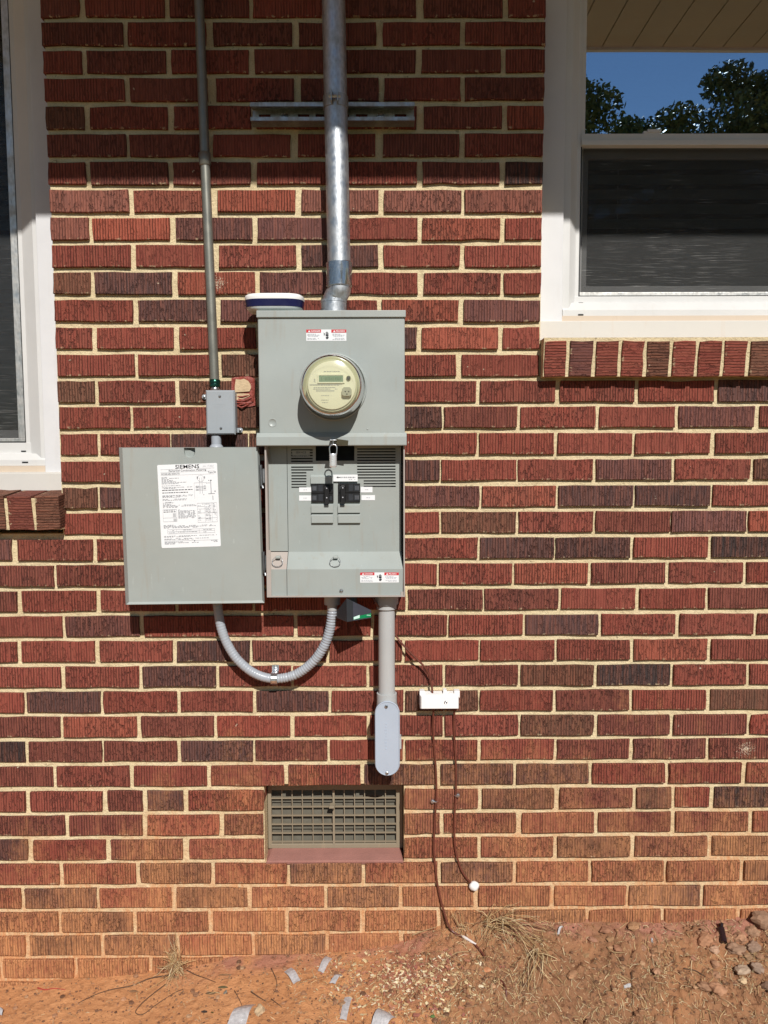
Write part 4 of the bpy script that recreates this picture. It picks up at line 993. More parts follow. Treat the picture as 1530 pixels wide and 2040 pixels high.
p = W(694.5, 753, DM); m = MB(); m.lathe((p.x,0,p.z), [(.0056,DM),(.0056,DM+.003),(.0046,DM+.003)], 18, 1, caps=False); m.lathe((p.x,0,p.z), [(.0046,DM+.001),(.0044,DM+.005),(.0003,DM+.0055)], 18, 0, caps=False); obj('button', m, [M['blk'], M['creamd']], em, smooth=True, auto=40)
m = MB(); poly = [W(x, y, DM) for x, y in ((681.5,787),(681.5,776),(685,771.5),(697,771.5),(700.5,776),(700.5,787),(697,789.5),(685,789.5))]; m.prism([(p.x, p.z) for p in poly], -DM-.009, -DM+.001)
for x, y in ((688,780),(694.5,780),(691,785)):
    p = W(x, y, DM+.009); m.lathe((p.x,0,p.z), [(.0020,DM+.0085),(.0020,DM+.0094),(.0003,DM+.0094)], 10, 1, caps=False)
obj('optical_port', m, [plain('port_plastic', (.42,.42,.33), .5), M['gasket']], em, bevel=.0008)

# ------------------------------------------------------------------ padlock on the hasp
pl = thing('padlock', W(663, 931, .146), 'small shiny padlock hanging from the hasp under the meter', 'padlock')
m = MB(); m.tube(catmull([W(657.5, 906, .146), W(656.5, 893, .146), W(659, 887.5, .146), W(664, 885.5, .146), W(669, 887.5, .146), W(671, 893, .146), W(670.3, 906, .146)], 5), .0016, 8); obj('shackle', m, M['steel'], pl, smooth=True)
p0, p1 = W(663.3, 903.5, .146), W(663, 931, .146); m = MB(); pr = []
h = p0.z-p1.z
for k in range(15): 
    z = p1.z + h*k/14; r = .0086 if k % 2 else .0092
    pr.append((r if 0 < k < 14 else .0078, z))
m.lathe((p0.x, p0.y, 0), [(.001, p1.z-.0003)]+pr+[(.001, p0.z+.0003)], 20, axis='z', caps=False); obj('body', m, plain('polished_chrome', (.84,.85,.86), .3, .55, .04), pl, smooth=True, auto=50)

# ------------------------------------------------------------------ steel riser, strut and clamp
rc_ = thing('conduit_riser', W(665, 617, .062), 'thick galvanized steel conduit rising from the top of the meter panel', 'conduit')
DR = .069; pa, pb = W(664.5, 0, DR), W(675.5, 530, DR); up = pb + (pa-pb)*((EAVE_Z-.02-pb.z)/(pa.z-pb.z))
m = MB(); m.tube([up, pa, pa.lerp(pb, .5), pb], .0279, 36); obj('pipe', m, M['galv'], rc_, smooth=True, auto=50)
m = MB(); m.tube([W(675.3, 523.5, DR), W(675.4, 524.5, DR), W(676, 570, DR), W(676, 572, DR)], [.0292, .0318, .0318, .0296], 36); obj('coupling', m, M['band'], rc_, smooth=True, auto=40)
m = MB(); m.tube(catmull([W(676, 570, DR), W(676, 577, DR), W(672, 586, .066), W(666.5, 594, .064), W(665.5, 600, .064)], 5), [.0280]*14+[.0272]*7, 36); obj('offset_nipple', m, M['galv'], rc_, smooth=True, auto=50)
p = W(665, 617.5, .062); h = W(665, 598, .062).z-p.z
m = MB(); m.lathe((p.x, p.y, p.z), [(.0345,-.012),(.0345,-.002),(.0312,-.0015),(.0312,h*.72),(.0322,h*.74),(.0322,h*.98),(.0290,h),(.0285,h-.003)], 36, axis='z', caps=False); obj('hub', m, M['galv'], rc_, smooth=True, auto=35)
st = thing('strut_channel', W(662, 240, 0), 'slotted galvanized strut channel bolted level across the shaded bricks', 'strut')
DS = .041; xa, xb = W(498.5, 222, DS).x, W(826, 222, DS).x; zt, zb = W(662, 203.5, DS).z, W(662, 240, DS).z
sh = []
for x, w in ((527.6,11), (605,11), (640,11), (684,11), (720.7,11), (798,11)):
    p = W(x, 229, .003); sh.append((p.x-mm(w), p.x+mm(w), (zt+zb)/2-.0075, (zt+zb)/2+.0085))
m = MB(); m.plate(xa, xb, zb, zt, sh, -.0045, -.002)
m.box(xa, xb, -DS, -.0045, zt-.0025, zt); m.box(xa, xb, -DS, -.0045, zb, zb+.0025)
m.box(xa, xb, -DS, -DS+.002, zt-.0095, zt-.0025); m.box(xa, xb, -DS, -DS+.002, zb+.0025, zb+.0085)
m.box(xa, xb, -DS+.002, -DS+.009, zt-.0095, zt-.0080); m.box(xa, xb, -DS+.002, -DS+.009, zb+.007, zb+.0085)
obj('channel', m, M['zinc'], st)
for x in (566, 759):
    p = W(x, 228, .008); m = MB(); m.lathe((p.x, 0, (zt+zb)/2), [(.013,.0045),(.013,.006),(.0078,.0062),(.0076,.0105),(.0003,.0115)], 6, caps=False); obj('bolt', m, M['steel'], st)
cl_ = thing('pipe_clamp', W(668, 218, .1), 'two piece strut clamp bolted round the thick steel conduit', 'clamp')
ctr = W(668.5, 206, DR); axd = (pa-pb).normalized()
for s in (-1, 1):
    m = MB(); rings = []
    for k in range(15):
        a = math.radians(-150 if s < 0 else 150) + (math.radians(58) if s < 0 else -math.radians(58))*k/14
        a = math.radians(90) + s*math.radians(10 + 150*k/14)
        d_ = Vector((-math.cos(a)*1.0, -math.sin(a), 0)); d_.x = math.cos(a)*-1
        ring = []
        for r, zz in ((.0283,-.014),(.0302,-.014),(.0302,.014),(.0283,.014)): ring.append(ctr + Vector((d_.x*r, d_.y*r, zz)))
        rings.append(ring)
    m.loft(rings); e = ctr + Vector((-s*.0085*-1, 0, 0)); xx = ctr.x + (-s)*.0075
    m.box(xx-.0013, xx+.0013, ctr.y-.047, ctr.y-.026, ctr.z-.013, ctr.z+.013)
    obj('clamp_half', m, M['zinc'], cl_)
m = MB(); m.tube([ctr+Vector((-.014,-.038,0)), ctr+Vector((.014,-.038,0))], .0032, 8); obj('clamp_bolt', m, M['steel'], cl_)

# ------------------------------------------------------------------ thin conduit and junction box
tc = thing('thin_conduit', W(428, 780, .022), 'thin weathered conduit running down the wall to the junction box', 'conduit')
DT = .022; a = W(396.5, 0, DT); b = W(428, 768, DT); kx = W(409, 335, DT)
m = MB(); m.tube([a+(a-kx)*2.0, a, a.lerp(kx, .9), kx, kx.lerp(b, .1), b], .0117, 20); obj('pipe', m, M['emt'], tc, smooth=True, auto=50)
m = MB(); m.tube([W(407.3,304,DT), W(407.5,306,DT), W(408.7,328,DT), W(409,331,DT)], [.0125,.0148,.0148,.0125], 20); obj('coupling', m, M['emt'], tc, smooth=True, auto=50)
m = MB(); m.tube([W(428,756,DT), W(428,758,DT), W(428.2,763,DT), W(428.2,764,DT), W(428.3,769,DT), W(428.4,771,DT)], [.0122,.0142,.0142,.0128,.0142,.0135], 20); obj('gland_nut', m, M['greenm'], tc, smooth=True, auto=40)
m = MB(); m.tube([W(428.4,771,DT), W(428.5,775,DT), W(429,779,DT), W(429,782,DT)], [.0105,.0112,.0165,.0165], 20); obj('connector', m, M['steel'], tc, smooth=True, auto=40)
jb = thing('junction_box', W(441, 866, 0), 'small silver grey weatherproof junction box left of the meter panel', 'junction box')
m = MB(); m.pbox((413, 780, 467, 864), .002, .043); obj('box', m, M['jbox'], jb, bevel=.003)
x0, x1, z0, z1 = rect(410.8, 777.5, 468.5, 866, .047); ch = .0035
m = MB(); ring = lambda y, e: [(x0+e,y,z0+e),(x1-e,y,z0+e),(x1-e,y,z1-e),(x0+e,y,z1-e)]
m.loft([ring(-.043,0), ring(-.047,0), ring(-.051,ch)])
for y, k in ((805, 6), (809.5, 5)):
    for i in range(k): pp = W(426+i*4.2, y, .0512); m.box(pp.x-.0014, pp.x+.0012, -.0514, -.0505, pp.z-.0011, pp.z+.0011)
obj('cover', m, M['jbox'], jb)
for x, y in ((438, 789.5), (440.3, 853)):
    p = W(x, y, .051); m = MB(); m.lathe((p.x,0,p.z), [(.0032,.050),(.0032,.0525),(.0020,.0535),(.0003,.0537)], 12, caps=False); m.box(p.x-.0028, p.x+.0028, -.0539, -.0525, p.z-.0005, p.z+.0005, 1); obj('screw', m, [M['steel'], M['gasket']], jb)
for x, y, s in ((407, 790.5, -1), (479, 857, 1)):
    p = W(x, y, .006); m = MB(); m.lathe((p.x,0,p.z), [(.0062,.002),(.0062,.006),(.0030,.0062)], 16, 0, caps=False); m.box(p.x-(0 if s < 0 else .011), p.x+(.011 if s < 0 else 0), -.006, -.002, p.z-.0058, p.z+.0058, 0); m.lathe((p.x,0,p.z), [(.0034,.006),(.0032,.0095),(.0003,.0102)], 8, 1, caps=False); obj('mounting_lug', m, [M['jbox'], M['steel']], jb)

# ------------------------------------------------------------------ flexible conduit with strap
fc = thing('flexible_conduit', W(545, 1360, .02), 'grey ribbed flexible conduit looping below the open door', 'conduit')
pts = [(431,893,.036),(431,960,.034),(431,1080,.034),(432,1180,.034),(434.5,1215,.034),(441,1252,.034),(455,1287,.034),(476,1317,.034),(508,1342,.032),(545,1352,.031),(586,1345,.034),(622,1320,.042),(645,1288,.050),(657,1254,.056),(661.5,1222,.060),(662,1198,.060)]
path = catmull([W(*p) for p in pts], 26); rs = []; L = 0.0
for i, p in enumerate(path):
    if i: L += (p-path[i-1]).length
    amp = .00075 if p.x > W(560,1350,.03).x else .00022
    ph = (L/.0072) % 1.0; rs.append(.0118 + amp*(1 if ph < .62 else -1.2))
m = MB(); m.tube(path, rs, 20); obj('tube', m, M['flex'], fc, smooth=True)
m = MB(); p = W(431, 885, .034); m.lathe((p.x, p.y, W(431,900,.034).z), [(.0185,-.03),(.0185,.008),(.0165,.014),(.0125,.0185),(.0125,.040)], 20, axis='z', caps=False); obj('upper_connector', m, M['flex'], fc, smooth=True, auto=40)
m = MB(); p = W(662, 1204, .060); zt = bz0; m.lathe((p.x, p.y, 0), [(.0130,p.z-.014),(.0132,p.z),(.0205,p.z+.0005),(.0205,zt-.0005)], 20, axis='z', caps=False); obj('lower_connector', m, M['pvc'], fc, smooth=True, auto=40)
cs = thing('conduit_strap', W(548, 1340, 0), 'one hole steel strap holding the flexible conduit to the bricks', 'strap')
m = MB(); m.pbox((541.5, 1325, 555.5, 1341), .001, .004); rings = []
cc = W(546.5, 1352, .031)
for k in range(11):
    a = math.radians(110 - 20*k*1.15); ring = []
    for x in (-.0085, .0085): ring += [cc + Vector((x, -math.cos(a)*.0148, math.sin(a)*.0148))]
    for x in (.0085, -.0085): ring += [cc + Vector((x, -math.cos(a)*.0130, math.sin(a)*.0130))]
    rings.append(ring)
m.loft(rings); p = W(546.5, 1341, .01); m.box(cc.x-.0085, cc.x+.0085, -.027, -.004, cc.z+.0128, cc.z+.0146)
obj('band', m, M['steel'], cs, bevel=.0006); p = W(548.5, 1332, .004); m = MB(); m.lathe((p.x,0,p.z), [(.0048,.004),(.0046,.0065),(.0003,.0075)], 8, caps=False); obj('screw', m, M['steel'], cs)

# ------------------------------------------------------------------ surge protector under the panel
sg = thing('surge_protector', W(700, 1239, .08), 'dark wedge shaped surge device with green strip hanging under the panel', 'surge protector')
A, B, Cc, D_, E_, F_ = W(690.5,1191.5,.135), W(691.5,1239.5,.135), W(739.5,1215.5,.095), W(739.5,1231,.095), W(670.5,1217,.088), W(670.5,1231,.088)
G, H_ = W(716,1206,.045), W(716,1228,.045)
m = MB(); m.add([A,B,Cc,D_,E_,F_,G,H_], [(0,1,3,2),(0,4,5,1),(0,2,6,4),(2,3,7,6),(4,6,7,5),(1,5,7,3)])
def FQ(u, v, k=.0008): 
    p = (A*(1-u)+Cc*u)*(1-v) + (B*(1-u)+D_*u)*v; nrm = (Cc-A).cross(B-A).normalized(); nrm = nrm if nrm.y < 0 else -nrm
    return p + nrm*k
m.add([FQ(.24,.02), FQ(.99,.02), FQ(.99,.98), FQ(.24,.98)], [(3,2,1,0)], 1)
obj('housing', m, [M['sdark'], M['sface']], sg, bevel=.0012)
m = MB()
def gs(u0, v0, u1, v1, mi, k=.0016): m.add([FQ(u0,v0,k), FQ(u1,v0,k), FQ(u1,v1,k), FQ(u0,v1,k)], [(3,2,1,0)], mi)
def vline(u, f): return f
g0 = [FQ(.25,.79,.0014), FQ(.985,.40,.0014), FQ(.985,.86,.0014), FQ(.25,.93,.0014)]; m.add(g0, [(3,2,1,0)], 0)
m.add([FQ(.255,.795,.002), FQ(.50,.665,.002), FQ(.50,.855,.002), FQ(.255,.915,.002)], [(3,2,1,0)], 1)
for i in range(6): u = .80+.027*i; m.add([FQ(u,.62,.002), FQ(u+.018,.61,.002), FQ(u+.018,.70,.002), FQ(u,.71,.002)], [(3,2,1,0)], 1)
obj('green_strip', m, [M['green'], M['mint']], sg)
m = MB(); p = W(703, 1205, .085); m.lathe((p.x, p.y, 0), [(.011,p.z-.01),(.011,bz0-.001)], 16, axis='z'); obj('nipple', m, M['sdark'], sg)

# ------------------------------------------------------------------ PVC drop with conduit body
pv = thing('pvc_conduit', W(771, 1546, .03), 'grey plastic conduit dropping from the panel to an oval access fitting', 'conduit')
DV = .052; a, b = W(770, 1195, DV), W(770.5, 1392, DV)
m = MB(); m.tube([Vector((a.x, a.y, bz0-.012)), a, a.lerp(b,.5), b], .0211, 28); obj('pipe', m, M['pvc'], pv, smooth=True, auto=50)
m = MB(); p = W(770, 1205, DV); m.lathe((a.x, a.y, 0), [(.0245,p.z-.010),(.0255,p.z-.009),(.0255,p.z+.003),(.0300,p.z+.0035),(.0300,bz0-.0005)], 28, axis='z', caps=False); obj('terminal_adapter', m, M['pvc'], pv, smooth=True, auto=40)
x0, x1, z0, z1 = rect(747, 1397, 796.5, 1546, .088); r = (x1-x0)/2; cx = (x0+x1)/2
def stadium(k, y): return [(cx+(r-k)*math.cos(t), y, z1-r+(r-k)*math.sin(t)) for t in [math.pi*i/12 for i in range(13)]] + [(cx+(r-k)*math.cos(t), y, z0+r+(r-k)*math.sin(t)) for t in [math.pi+math.pi*i/12 for i in range(13)]]
m = MB(); m.loft([stadium(.006, -.020), stadium(.002, -.060), stadium(.0015, -.0835)][::1]); zc = W(770, 1380, DV).z
m.lathe((a.x, a.y, 0), [(.0262,z1-.03),(.0258,zc-.0005),(.0238,zc),(.0212,zc-.0003)], 28, axis='z', caps=False)
m.tube([(cx, -.03, z0+.028), (cx, .03, z0+.028)], .0215, 24); m.pbox((795, 1470, 799.5, 1492), .04, .066)
body = obj('access_fitting', m, M['pvc'], pv, smooth=True, auto=40)
m = MB(); m.loft([stadium(.0, -.0836), stadium(0, -.0862), stadium(.0014, -.088), stadium(.0024, -.088), stadium(.0030, -.0868)])
for i in range(9): pp = W(768.5+ru(-.4,.4), 1442+i*6.2, .087); w = ru(.002,.0035); m.box(pp.x-w, pp.x+w, -.0876, -.0860, pp.z-.0006, pp.z+.0006)
obj('cover_plate', m, M['pvccover'], body, smooth=True, auto=35)
for x, y in ((769.5, 1407.5), (771, 1540)):
    p = W(x, y, .088); m = MB(); m.lathe((p.x,0,p.z), [(.0044,.0868),(.0042,.0895),(.0028,.0905),(.0003,.0907)], 14, caps=False); m.box(p.x-.0005, p.x+.0005, -.0910, -.0895, p.z-.0036, p.z+.0036, 1); obj('screw', m, [M['steel'], M['gasket']], body)

# ------------------------------------------------------------------ bonding terminal, wires, clips, sealant
bt = thing('bonding_terminal', W(876, 1413, 0), 'small white plastic terminal box joining three brown wires', 'terminal box')
m = MB(); x0, x1, z0, z1 = rect(838, 1386, 914.5, 1413.5, .034)
m.loft([[(x0-.003,-.002,z0+.004),(x1+.002,-.002,z0+.004),(x1+.002,-.002,z1+.003),(x0-.003,-.002,z1+.003)],[(x0-.001,-.028,z0),(x1,-.028,z0),(x1,-.028,z1),(x0-.001,-.028,z1)],[(x0+.002,-.034,z0+.002),(x1-.002,-.034,z0+.002),(x1-.002,-.034,z1-.002),(x0+.002,-.034,z1-.002)]])
obj('cover', m, M['wplas'], bt, bevel=.0012)
m = MB()
for q_ in ((836,1377,846,1390), (852,1383,880,1390), (883,1375,890,1390), (895,1382,903,1390), (905,1377,916,1390)): m.pbox(q_, .004, .024)
obj('rim', m, M['wplas'], bt, bevel=.001)
p = W(888, 1399, .034); m = MB(); m.lathe((p.x,0,p.z), [(.0040,.0335),(.0040,.0355),(.0022,.0357),(.0020,.0345),(.0003,.0345)], 14, 0, caps=False); obj('screw', m, M['steel'], bt, smooth=True)
def wire(pts, label, r=.0028, mats=None, extra=None):
    m = MB(); m.tube(catmull([W(*p) for p in pts], 8), r, 8)
    o = obj('ground_wire', m, mats or M['wire'], smooth=True); tag(o, label, 'wire', 'brown grounding wires'); return o
wire([(743,1190,.075),(752,1206,.072),(763,1225,.018),(776,1248,.012),(790,1268,.012),(800,1281,.016),(825,1308,.020),(846,1329,.020),(855,1347,.014),(860,1366,.014),(862,1388,.016)], 'brown wire slanting from the plastic conduit down to the white terminal', .0027)
d_ = .006
g1, g2, g3 = GP(915,1868), GP(945,1885), GP(978,1926)
m = MB(); pts = [W(*p) for p in ((864,1411,.014),(862.5,1440,d_),(863.5,1470,.004),(867.5,1520,d_),(869.5,1570,d_),(868.5,1600,d_),(866,1640,d_),(864.5,1690,d_),(868,1735,d_),(874,1775,d_),(884,1815,.010),(897,1850,.018))]
up_ = Vector((0, 0, .006))
pts += [g1+up_, g1.lerp(g2,.5)+up_*1.5, g2+up_, GP(962,1904)+up_*.7, g3-up_*.5]
pp = catmull(pts, 8); m.tube(pp, .0027, 8)
gw_ = obj('ground_wire', m, M['wire'], smooth=True); tag(gw_, 'brown wire running down into the dirt past the tufts of dry grass', 'wire', 'brown grounding wires')
m = MB(); m.tube(catmull([g1+up_+Vector((.004,0,0)), g1.lerp(g2,.35)+up_*1.5, g1.lerp(g2,.7)+up_*1.4, g2+up_+Vector((.004,-.002,0))], 6), [.0028]*4+[.0038]*6+[.0034]*5+[.0029]*4, 8); obj('worn_section', m, M['bare'], gw_, smooth=True, label='pale scuffed stretch of the wire')
wire([(906,1411,.014),(904,1440,d_),(905.5,1475,.004),(908,1520,d_),(908.5,1570,d_),(907,1600,d_),(905,1645,d_),(907,1690,d_),(917,1728,d_),(930,1750,d_),(942,1762,.004)], 'brown wire curving from the white terminal to the sealant blob', .0027)
m = MB(); m.tube(catmull([GP(996,1950)-up_*.4, GP(1003,1962)+up_*.6, GP(1008,1974)+up_*.7, GP(1009,1988)-up_*.3], 6), .0024, 7); tag(obj('ground_wire', m, M['wire'], smooth=True), 'short end of brown wire poking out of the dirt', 'wire', 'brown grounding wires')
for x, y, s, lb in ((862.5,1597,-1,'shiny screw clip on the left brown wire'), (911.5,1585,1,'shiny screw clip on the right brown wire')):
    r_ = thing('wire_clip', W(x, y, 0), lb, 'clip', 'wire clips on the brown wires'); p = W(x, y, .006)
    m = MB(); m.lathe((p.x - s*-.001, 0, p.z), [(.0056,.001),(.0054,.0075),(.0035,.0095),(.0003,.0098)], 10, caps=False); obj('screw', m, M['steel'], r_)
    xw = W(868.8 if s < 0 else 908, y, .006).x; m = MB(); m.tube([(p.x,-.005,p.z),(xw,-.0100,p.z),(xw-s*.003,-.004,p.z)], [.0022,.0026,.0018], 6); obj('loop', m, M['steel'], r_)
p = W(944.5, 1765, .006); m = MB(); m.ellipsoid((p.x, -.006, p.z), (.0135,.012,.0128), 16, 10, jit=.16); tag(obj('sealant_blob', m, M['wplas'], smooth=True), 'white blob of sealant where a wire enters the brick', 'sealant')
# handheld gadget lying on the panel
gd = thing('plastic_gadget', W(548, 617, .07), 'white and navy rounded gadget lying on top of the meter panel', 'gadget')
cx_ = W(547.5, 600, .075).x; zt0 = W(548, 617.2, .12).z; Hh = mm(34, .1)
def sring(z, rx, ry): return [(cx_+rx*math.copysign(abs(math.cos(t))**.55, math.cos(t)), -.072+ry*math.copysign(abs(math.sin(t))**.62, math.sin(t)), z) for t in [2*math.pi*i/36 for i in range(36)]]
wx = mm(57.5, .08); wy = .050
def layer(name, mat, prof):
    m = MB(); m.loft([sring(zt0+Hh*h, wx*f, wy*f) for h, f in prof]); obj(name, m, mat, gd, smooth=True, auto=50)
layer('lower_shell', M['wgrey'], [(.0,.72),(.05,.86),(.14,.92),(.23,.945)])
layer('band', M['navy'], [(.225,.955),(.4,.97),(.635,.995)])
layer('upper_shell', M['wplas'], [(.63,.985),(.78,1.0),(.88,.985),(.95,.92),(.99,.7),(1.0,.1)])

# ------------------------------------------------------------------ litter on the ground
random.seed(5)
def gpt(x, d, h=0.0): return Vector((x, -d, gz(x, d)+h))
def slopeN(x, d):
    e = .01; a = gz(x+e, d)-gz(x-e, d); b = gz(x, d+e)-gz(x, d-e)
    return Vector((-a/(2*e), b/(2*e), 1)).normalized()
STRAW = [(.56,.40,.20), (.62,.47,.26), (.48,.32,.15), (.66,.54,.33), (.30,.17,.085), (.40,.25,.12), (.20,.10,.05)]
def blade(m, a, b, w, bend, col):
    """one dry stalk: thin three-sided tapering bar with a bend"""
    m.cur = col; c = (a+b)/2 + bend
    t = (b-a).normalized(); s = t.cross(Vector((0,0,1)))
    s = s.normalized() if s.length > .01 else Vector((1,0,0)); u = s.cross(t)
    vs = []
    for p, k in ((a, 1), (c, .9), (b, .35)): vs += [p+s*w*k, p-s*w*k, p+u*w*.8*k]
    m.add(vs, [(0,1,4,3),(1,2,5,4),(2,0,3,5),(3,4,7,6),(4,5,8,7),(5,3,6,8),(6,7,8)])
def sample():
    while True:
        x, d = ru(-1.15, 1.2), ru(.0, .33)
        px = PX(gpt(x, d)); 
        dens = .04 + .30*min(1, max(0, (px[0]-560)/120)) + .75*min(1, max(0, (px[0]-840)/90))
        if px[0] > 1350: dens *= .75
        dens *= .35 + .9*max(0, fbm(x*1.0+4, d, 9, 2)+.35)
        dens *= .55 + .45*min(1, d/.12)
        if R() < dens: return x, d
m = MB()
for i in range(7200):
    x, d = sample(); L = ru(.003, .015) if R() < .86 else ru(.015, .036); a = ru(0, 6.283)
    p = gpt(x, d, .0012); q = Vector((math.cos(a)*L, math.sin(a)*L, 0)); e = p+q
    if e.y > -.003: e.y = -.004
    e.z = gz(e.x, -e.y) + ru(.0, .006)
    k = ru(.7, 1.15); c = random.choice(STRAW)
    blade(m, p, e, ru(.0003, .0009), Vector((ru(-.25,.25)*L, 0, ru(0,.2)*L)), tuple(v*k for v in c))
obj('straw_litter', m, M['straw'], kind='stuff')
m = MB()
for i in range(950):
    px, py = random.gauss(815, 75), random.gauss(1958, 42)
    if py < 1893+max(0, (760-px))*.12 or py > 2039 or px < 600 or px > 1010: continue
    p = GP(px, py); n = slopeN(p.x, -p.y); s = ru(.0015, .0062)*(1 if R() < .8 else 1.4); a = ru(0, 6.28)
    u = Vector((math.cos(a), math.sin(a), ru(-.4,.4))).normalized(); v = n.cross(u).normalized()
    m.cur = random.choice([(.66,.54,.32), (.58,.44,.24), (.70,.60,.42), (.34,.13,.09), (.40,.17,.10), (.5,.34,.17)])
    c = p + n*ru(.001, .004); f = ru(.15, .6); t = n*ru(.0004, .0010)
    q = [c-u*s-v*s*f, c+u*s-v*s*f*.6, c+u*s*.8+v*s*f, c-u*s*.9+v*s*f*.7]
    m.loft([[w_-t for w_ in q], [w_+t for w_ in q]])
obj('wood_shavings', m, M['chips'], kind='stuff')
m = MB()
for i in range(6500):
    if R() < .72: x, d = sample()
    else: x, d = ru(-1.15, .3), ru(.0, .33)
    r = ru(.0009, .0030)*(2.2 if R() < .10 else 1); k = ru(.55, 1.15)
    m.cur = random.choice([(.33,.165,.085), (.38,.20,.11), (.25,.125,.07), (.42,.25,.14), (.20,.10,.055)]); m.cur = tuple(v*k for v in m.cur)
    m.ellipsoid(gpt(x, d, r*.3), (r*ru(.8,1.5), r*ru(.8,1.3), r*ru(.5,.9)), 6, 4, jit=.4)
obj('soil_crumbs', m, M['chips'], kind='stuff')

# single stones that can be told apart on the mound
def stone(px, py, r, col, label, asp=1.0, flat=.6, group=None, ang=0.0):
    p = GP(px, py); q = mm(r, -p.y); m = MB(); m.cur = tuple(c_*.55+k_*.45 for c_, k_ in zip(col, (.36, .20, .115)))
    m.ellipsoid(p + Vector((0,0,q*flat*.05)), (q*asp, q*1.05, q*flat), 14, 9, jit=.42, rot=Matrix.Rotation(math.radians(ang), 3, 'Y') @ Matrix.Rotation(ru(0,.6), 3, 'Z'))
    tag(obj('stone', m, M['stone'], smooth=False), label, 'stone', group)
CL = (.30,.155,.088); GRY = (.27,.20,.15)
stone(1519,1834,20,(.20,.125,.085),'large brown stone against the wall at the right edge',1.0,.75)
stone(1497,1857,13,(.27,.165,.105),'rounded dull brown stone just below the large edge stone',1.1,.8)
stone(1466,1889,14,(.24,.16,.11),'flat brown stone right below the dark glass tube',1.25,.6)
stone(1501,1887,13,(.20,.155,.125),'dark grey stone right of the flat brown stone',1.2,.7)
stone(1479,1932,12,(.40,.34,.26),'pale grey oblong stone near the right edge',1.6,.6,None,10)
stone(1510,1929,14,(.22,.19,.16),'grey angular stone at the right edge beside the pale one',1.35,.65,None,28)
stone(1480,1955,8,(.62,.50,.30),'small yellowish stone below the pale grey stone',1.0,.8)
stone(1422,1892,9,(.44,.29,.20),'small pale pebble left of the dark glass tube',1.25,.7)
stone(1403,1874,14,(.42,.20,.105),'leaning orange clay shard left of the dark glass tube',.9,1.2,None,35)
stone(1474,1870,12,(.36,.19,.11),'orange brown stone right of the dark glass tube',1.1,.8)
stone(1424,1921,9,CL,'small reddish clod on the bare slope',1.2,.7,None,25)
stone(1428,1943,9,CL,'angular reddish clod below the small one on the slope',1.4,.7,None,20)
stone(1430,1970,14,(.40,.20,.11),'broken orange brick shard low on the slope',1.25,.7,None,15)
stone(1309,1936,8,(.45,.25,.15),'smooth pinkish pebble in the middle of the mound',1.3,.6,None,10)
stone(1527,1964,9,(.03,.03,.032),'small black lump at the right picture edge',1.2,.7)
stone(517,2014,11,(.62,.50,.31),'pale yellow rounded stone beside the white strip at lower left',1.0,.95)
for x, y, r in ((1382,1908,8),(1310,1893,9),(1280,1888,7),(1263,1845,11),(1231,1889,8),(1207,1852,10),(1180,1872,8),(1167,1903,6),(1216,1871,7),(1335,1848,9),(1490,1905,9),(1514,1905,8),(1455,1848,8),(1441,1843,6),(1139,1941,9),(1404,1965,12)):
    stone(x, y, r, tuple(v*ru(.8,1.15) for v in CL), 'low rounded clod of red clay lying in the litter of the mound', ru(1.1,1.5), .5, 'red clay clods on the mound', ru(-15,15))
# strips of clear white plastic
def strip(pts, label, w=None, curl=.006):
    """pts: photo corners a,b (one end) c,d (other end)"""
    a, b, c, d = [GP(*p) for p in pts]; n = 7; m = MB(); top = []
    for k in range(n):
        t = k/(n-1); l, r = a.lerp(d, t), b.lerp(c, t); h = .002 + curl*math.sin(t*math.pi*ru(.9,1.1)) + ru(0,.0012)
        top.append([l+Vector((0,0,h)), (l+r)/2+Vector((0,0,h+.0022)), r+Vector((0,0,h+.0006))])
    vs = [p for r in top for p in r]; N = len(vs); vs += [p-Vector((0,0,.0007)) for p in vs]; fs = []
    for k in range(n-1):
        for i in range(2):
            q = k*3+i; fs += [(q,q+1,q+4,q+3), (N+q,N+q+3,N+q+4,N+q+1)]
        fs += [(k*3,k*3+3,N+k*3+3,N+k*3), (k*3+2,N+k*3+2,N+k*3+5,k*3+5)]
    fs += [(0,N,N+1,1),(1,N+1,N+2,2)]; e = (n-1)*3; fs += [(e,e+1,N+e+1,N+e),(e+1,e+2,N+e+2,N+e+1)]
    m.add(vs, fs); tag(obj('plastic_strip', m, M['plastic'], smooth=True, auto=50), label, 'plastic scrap', 'scraps of white plastic on the ground')
strip([(566,1938),(581,1930),(599,1956),(585,1963)], 'white plastic scrap lying left of its neighbour nearest the wall')
strip([(648,1907),(662,1912),(644,1942),(633,1937)], 'white plastic scrap closest to the wall')
strip([(676,1942),(683,1946),(668,1964),(656,1962)], 'small twisted plastic scrap on the edge of the shavings', curl=.010)
strip([(687,1988),(701,1990),(690,2035),(677,2031)], 'long upright white plastic strip beside the wood shavings', curl=.004)
strip([(755,2010),(790,2030),(768,2052),(738,2048)], 'crumpled plastic scrap at the bottom edge under the shavings', curl=.012)
strip([(474,2008),(508,2003),(490,2044),(452,2046)], 'wide curled plastic strip at the bottom left', curl=.013)
strip([(-4,2006),(8,2014),(4,2024),(-6,2022)], 'scrap of plastic cut off by the left picture edge')
strip([(1118,1846),(1122,1849),(1114,1864),(1110,1862)], 'white plastic splinter standing at the foot of the mound grass', curl=.008)
strip([(1242,1966),(1256,1961),(1257,1969),(1244,1971)], 'small white chip in the middle of the litter', curl=.002)
strip([(1296,1871),(1300,1872),(1301,1880),(1298,1879)], 'tiny white chip on the upper slope of the mound', curl=.002)
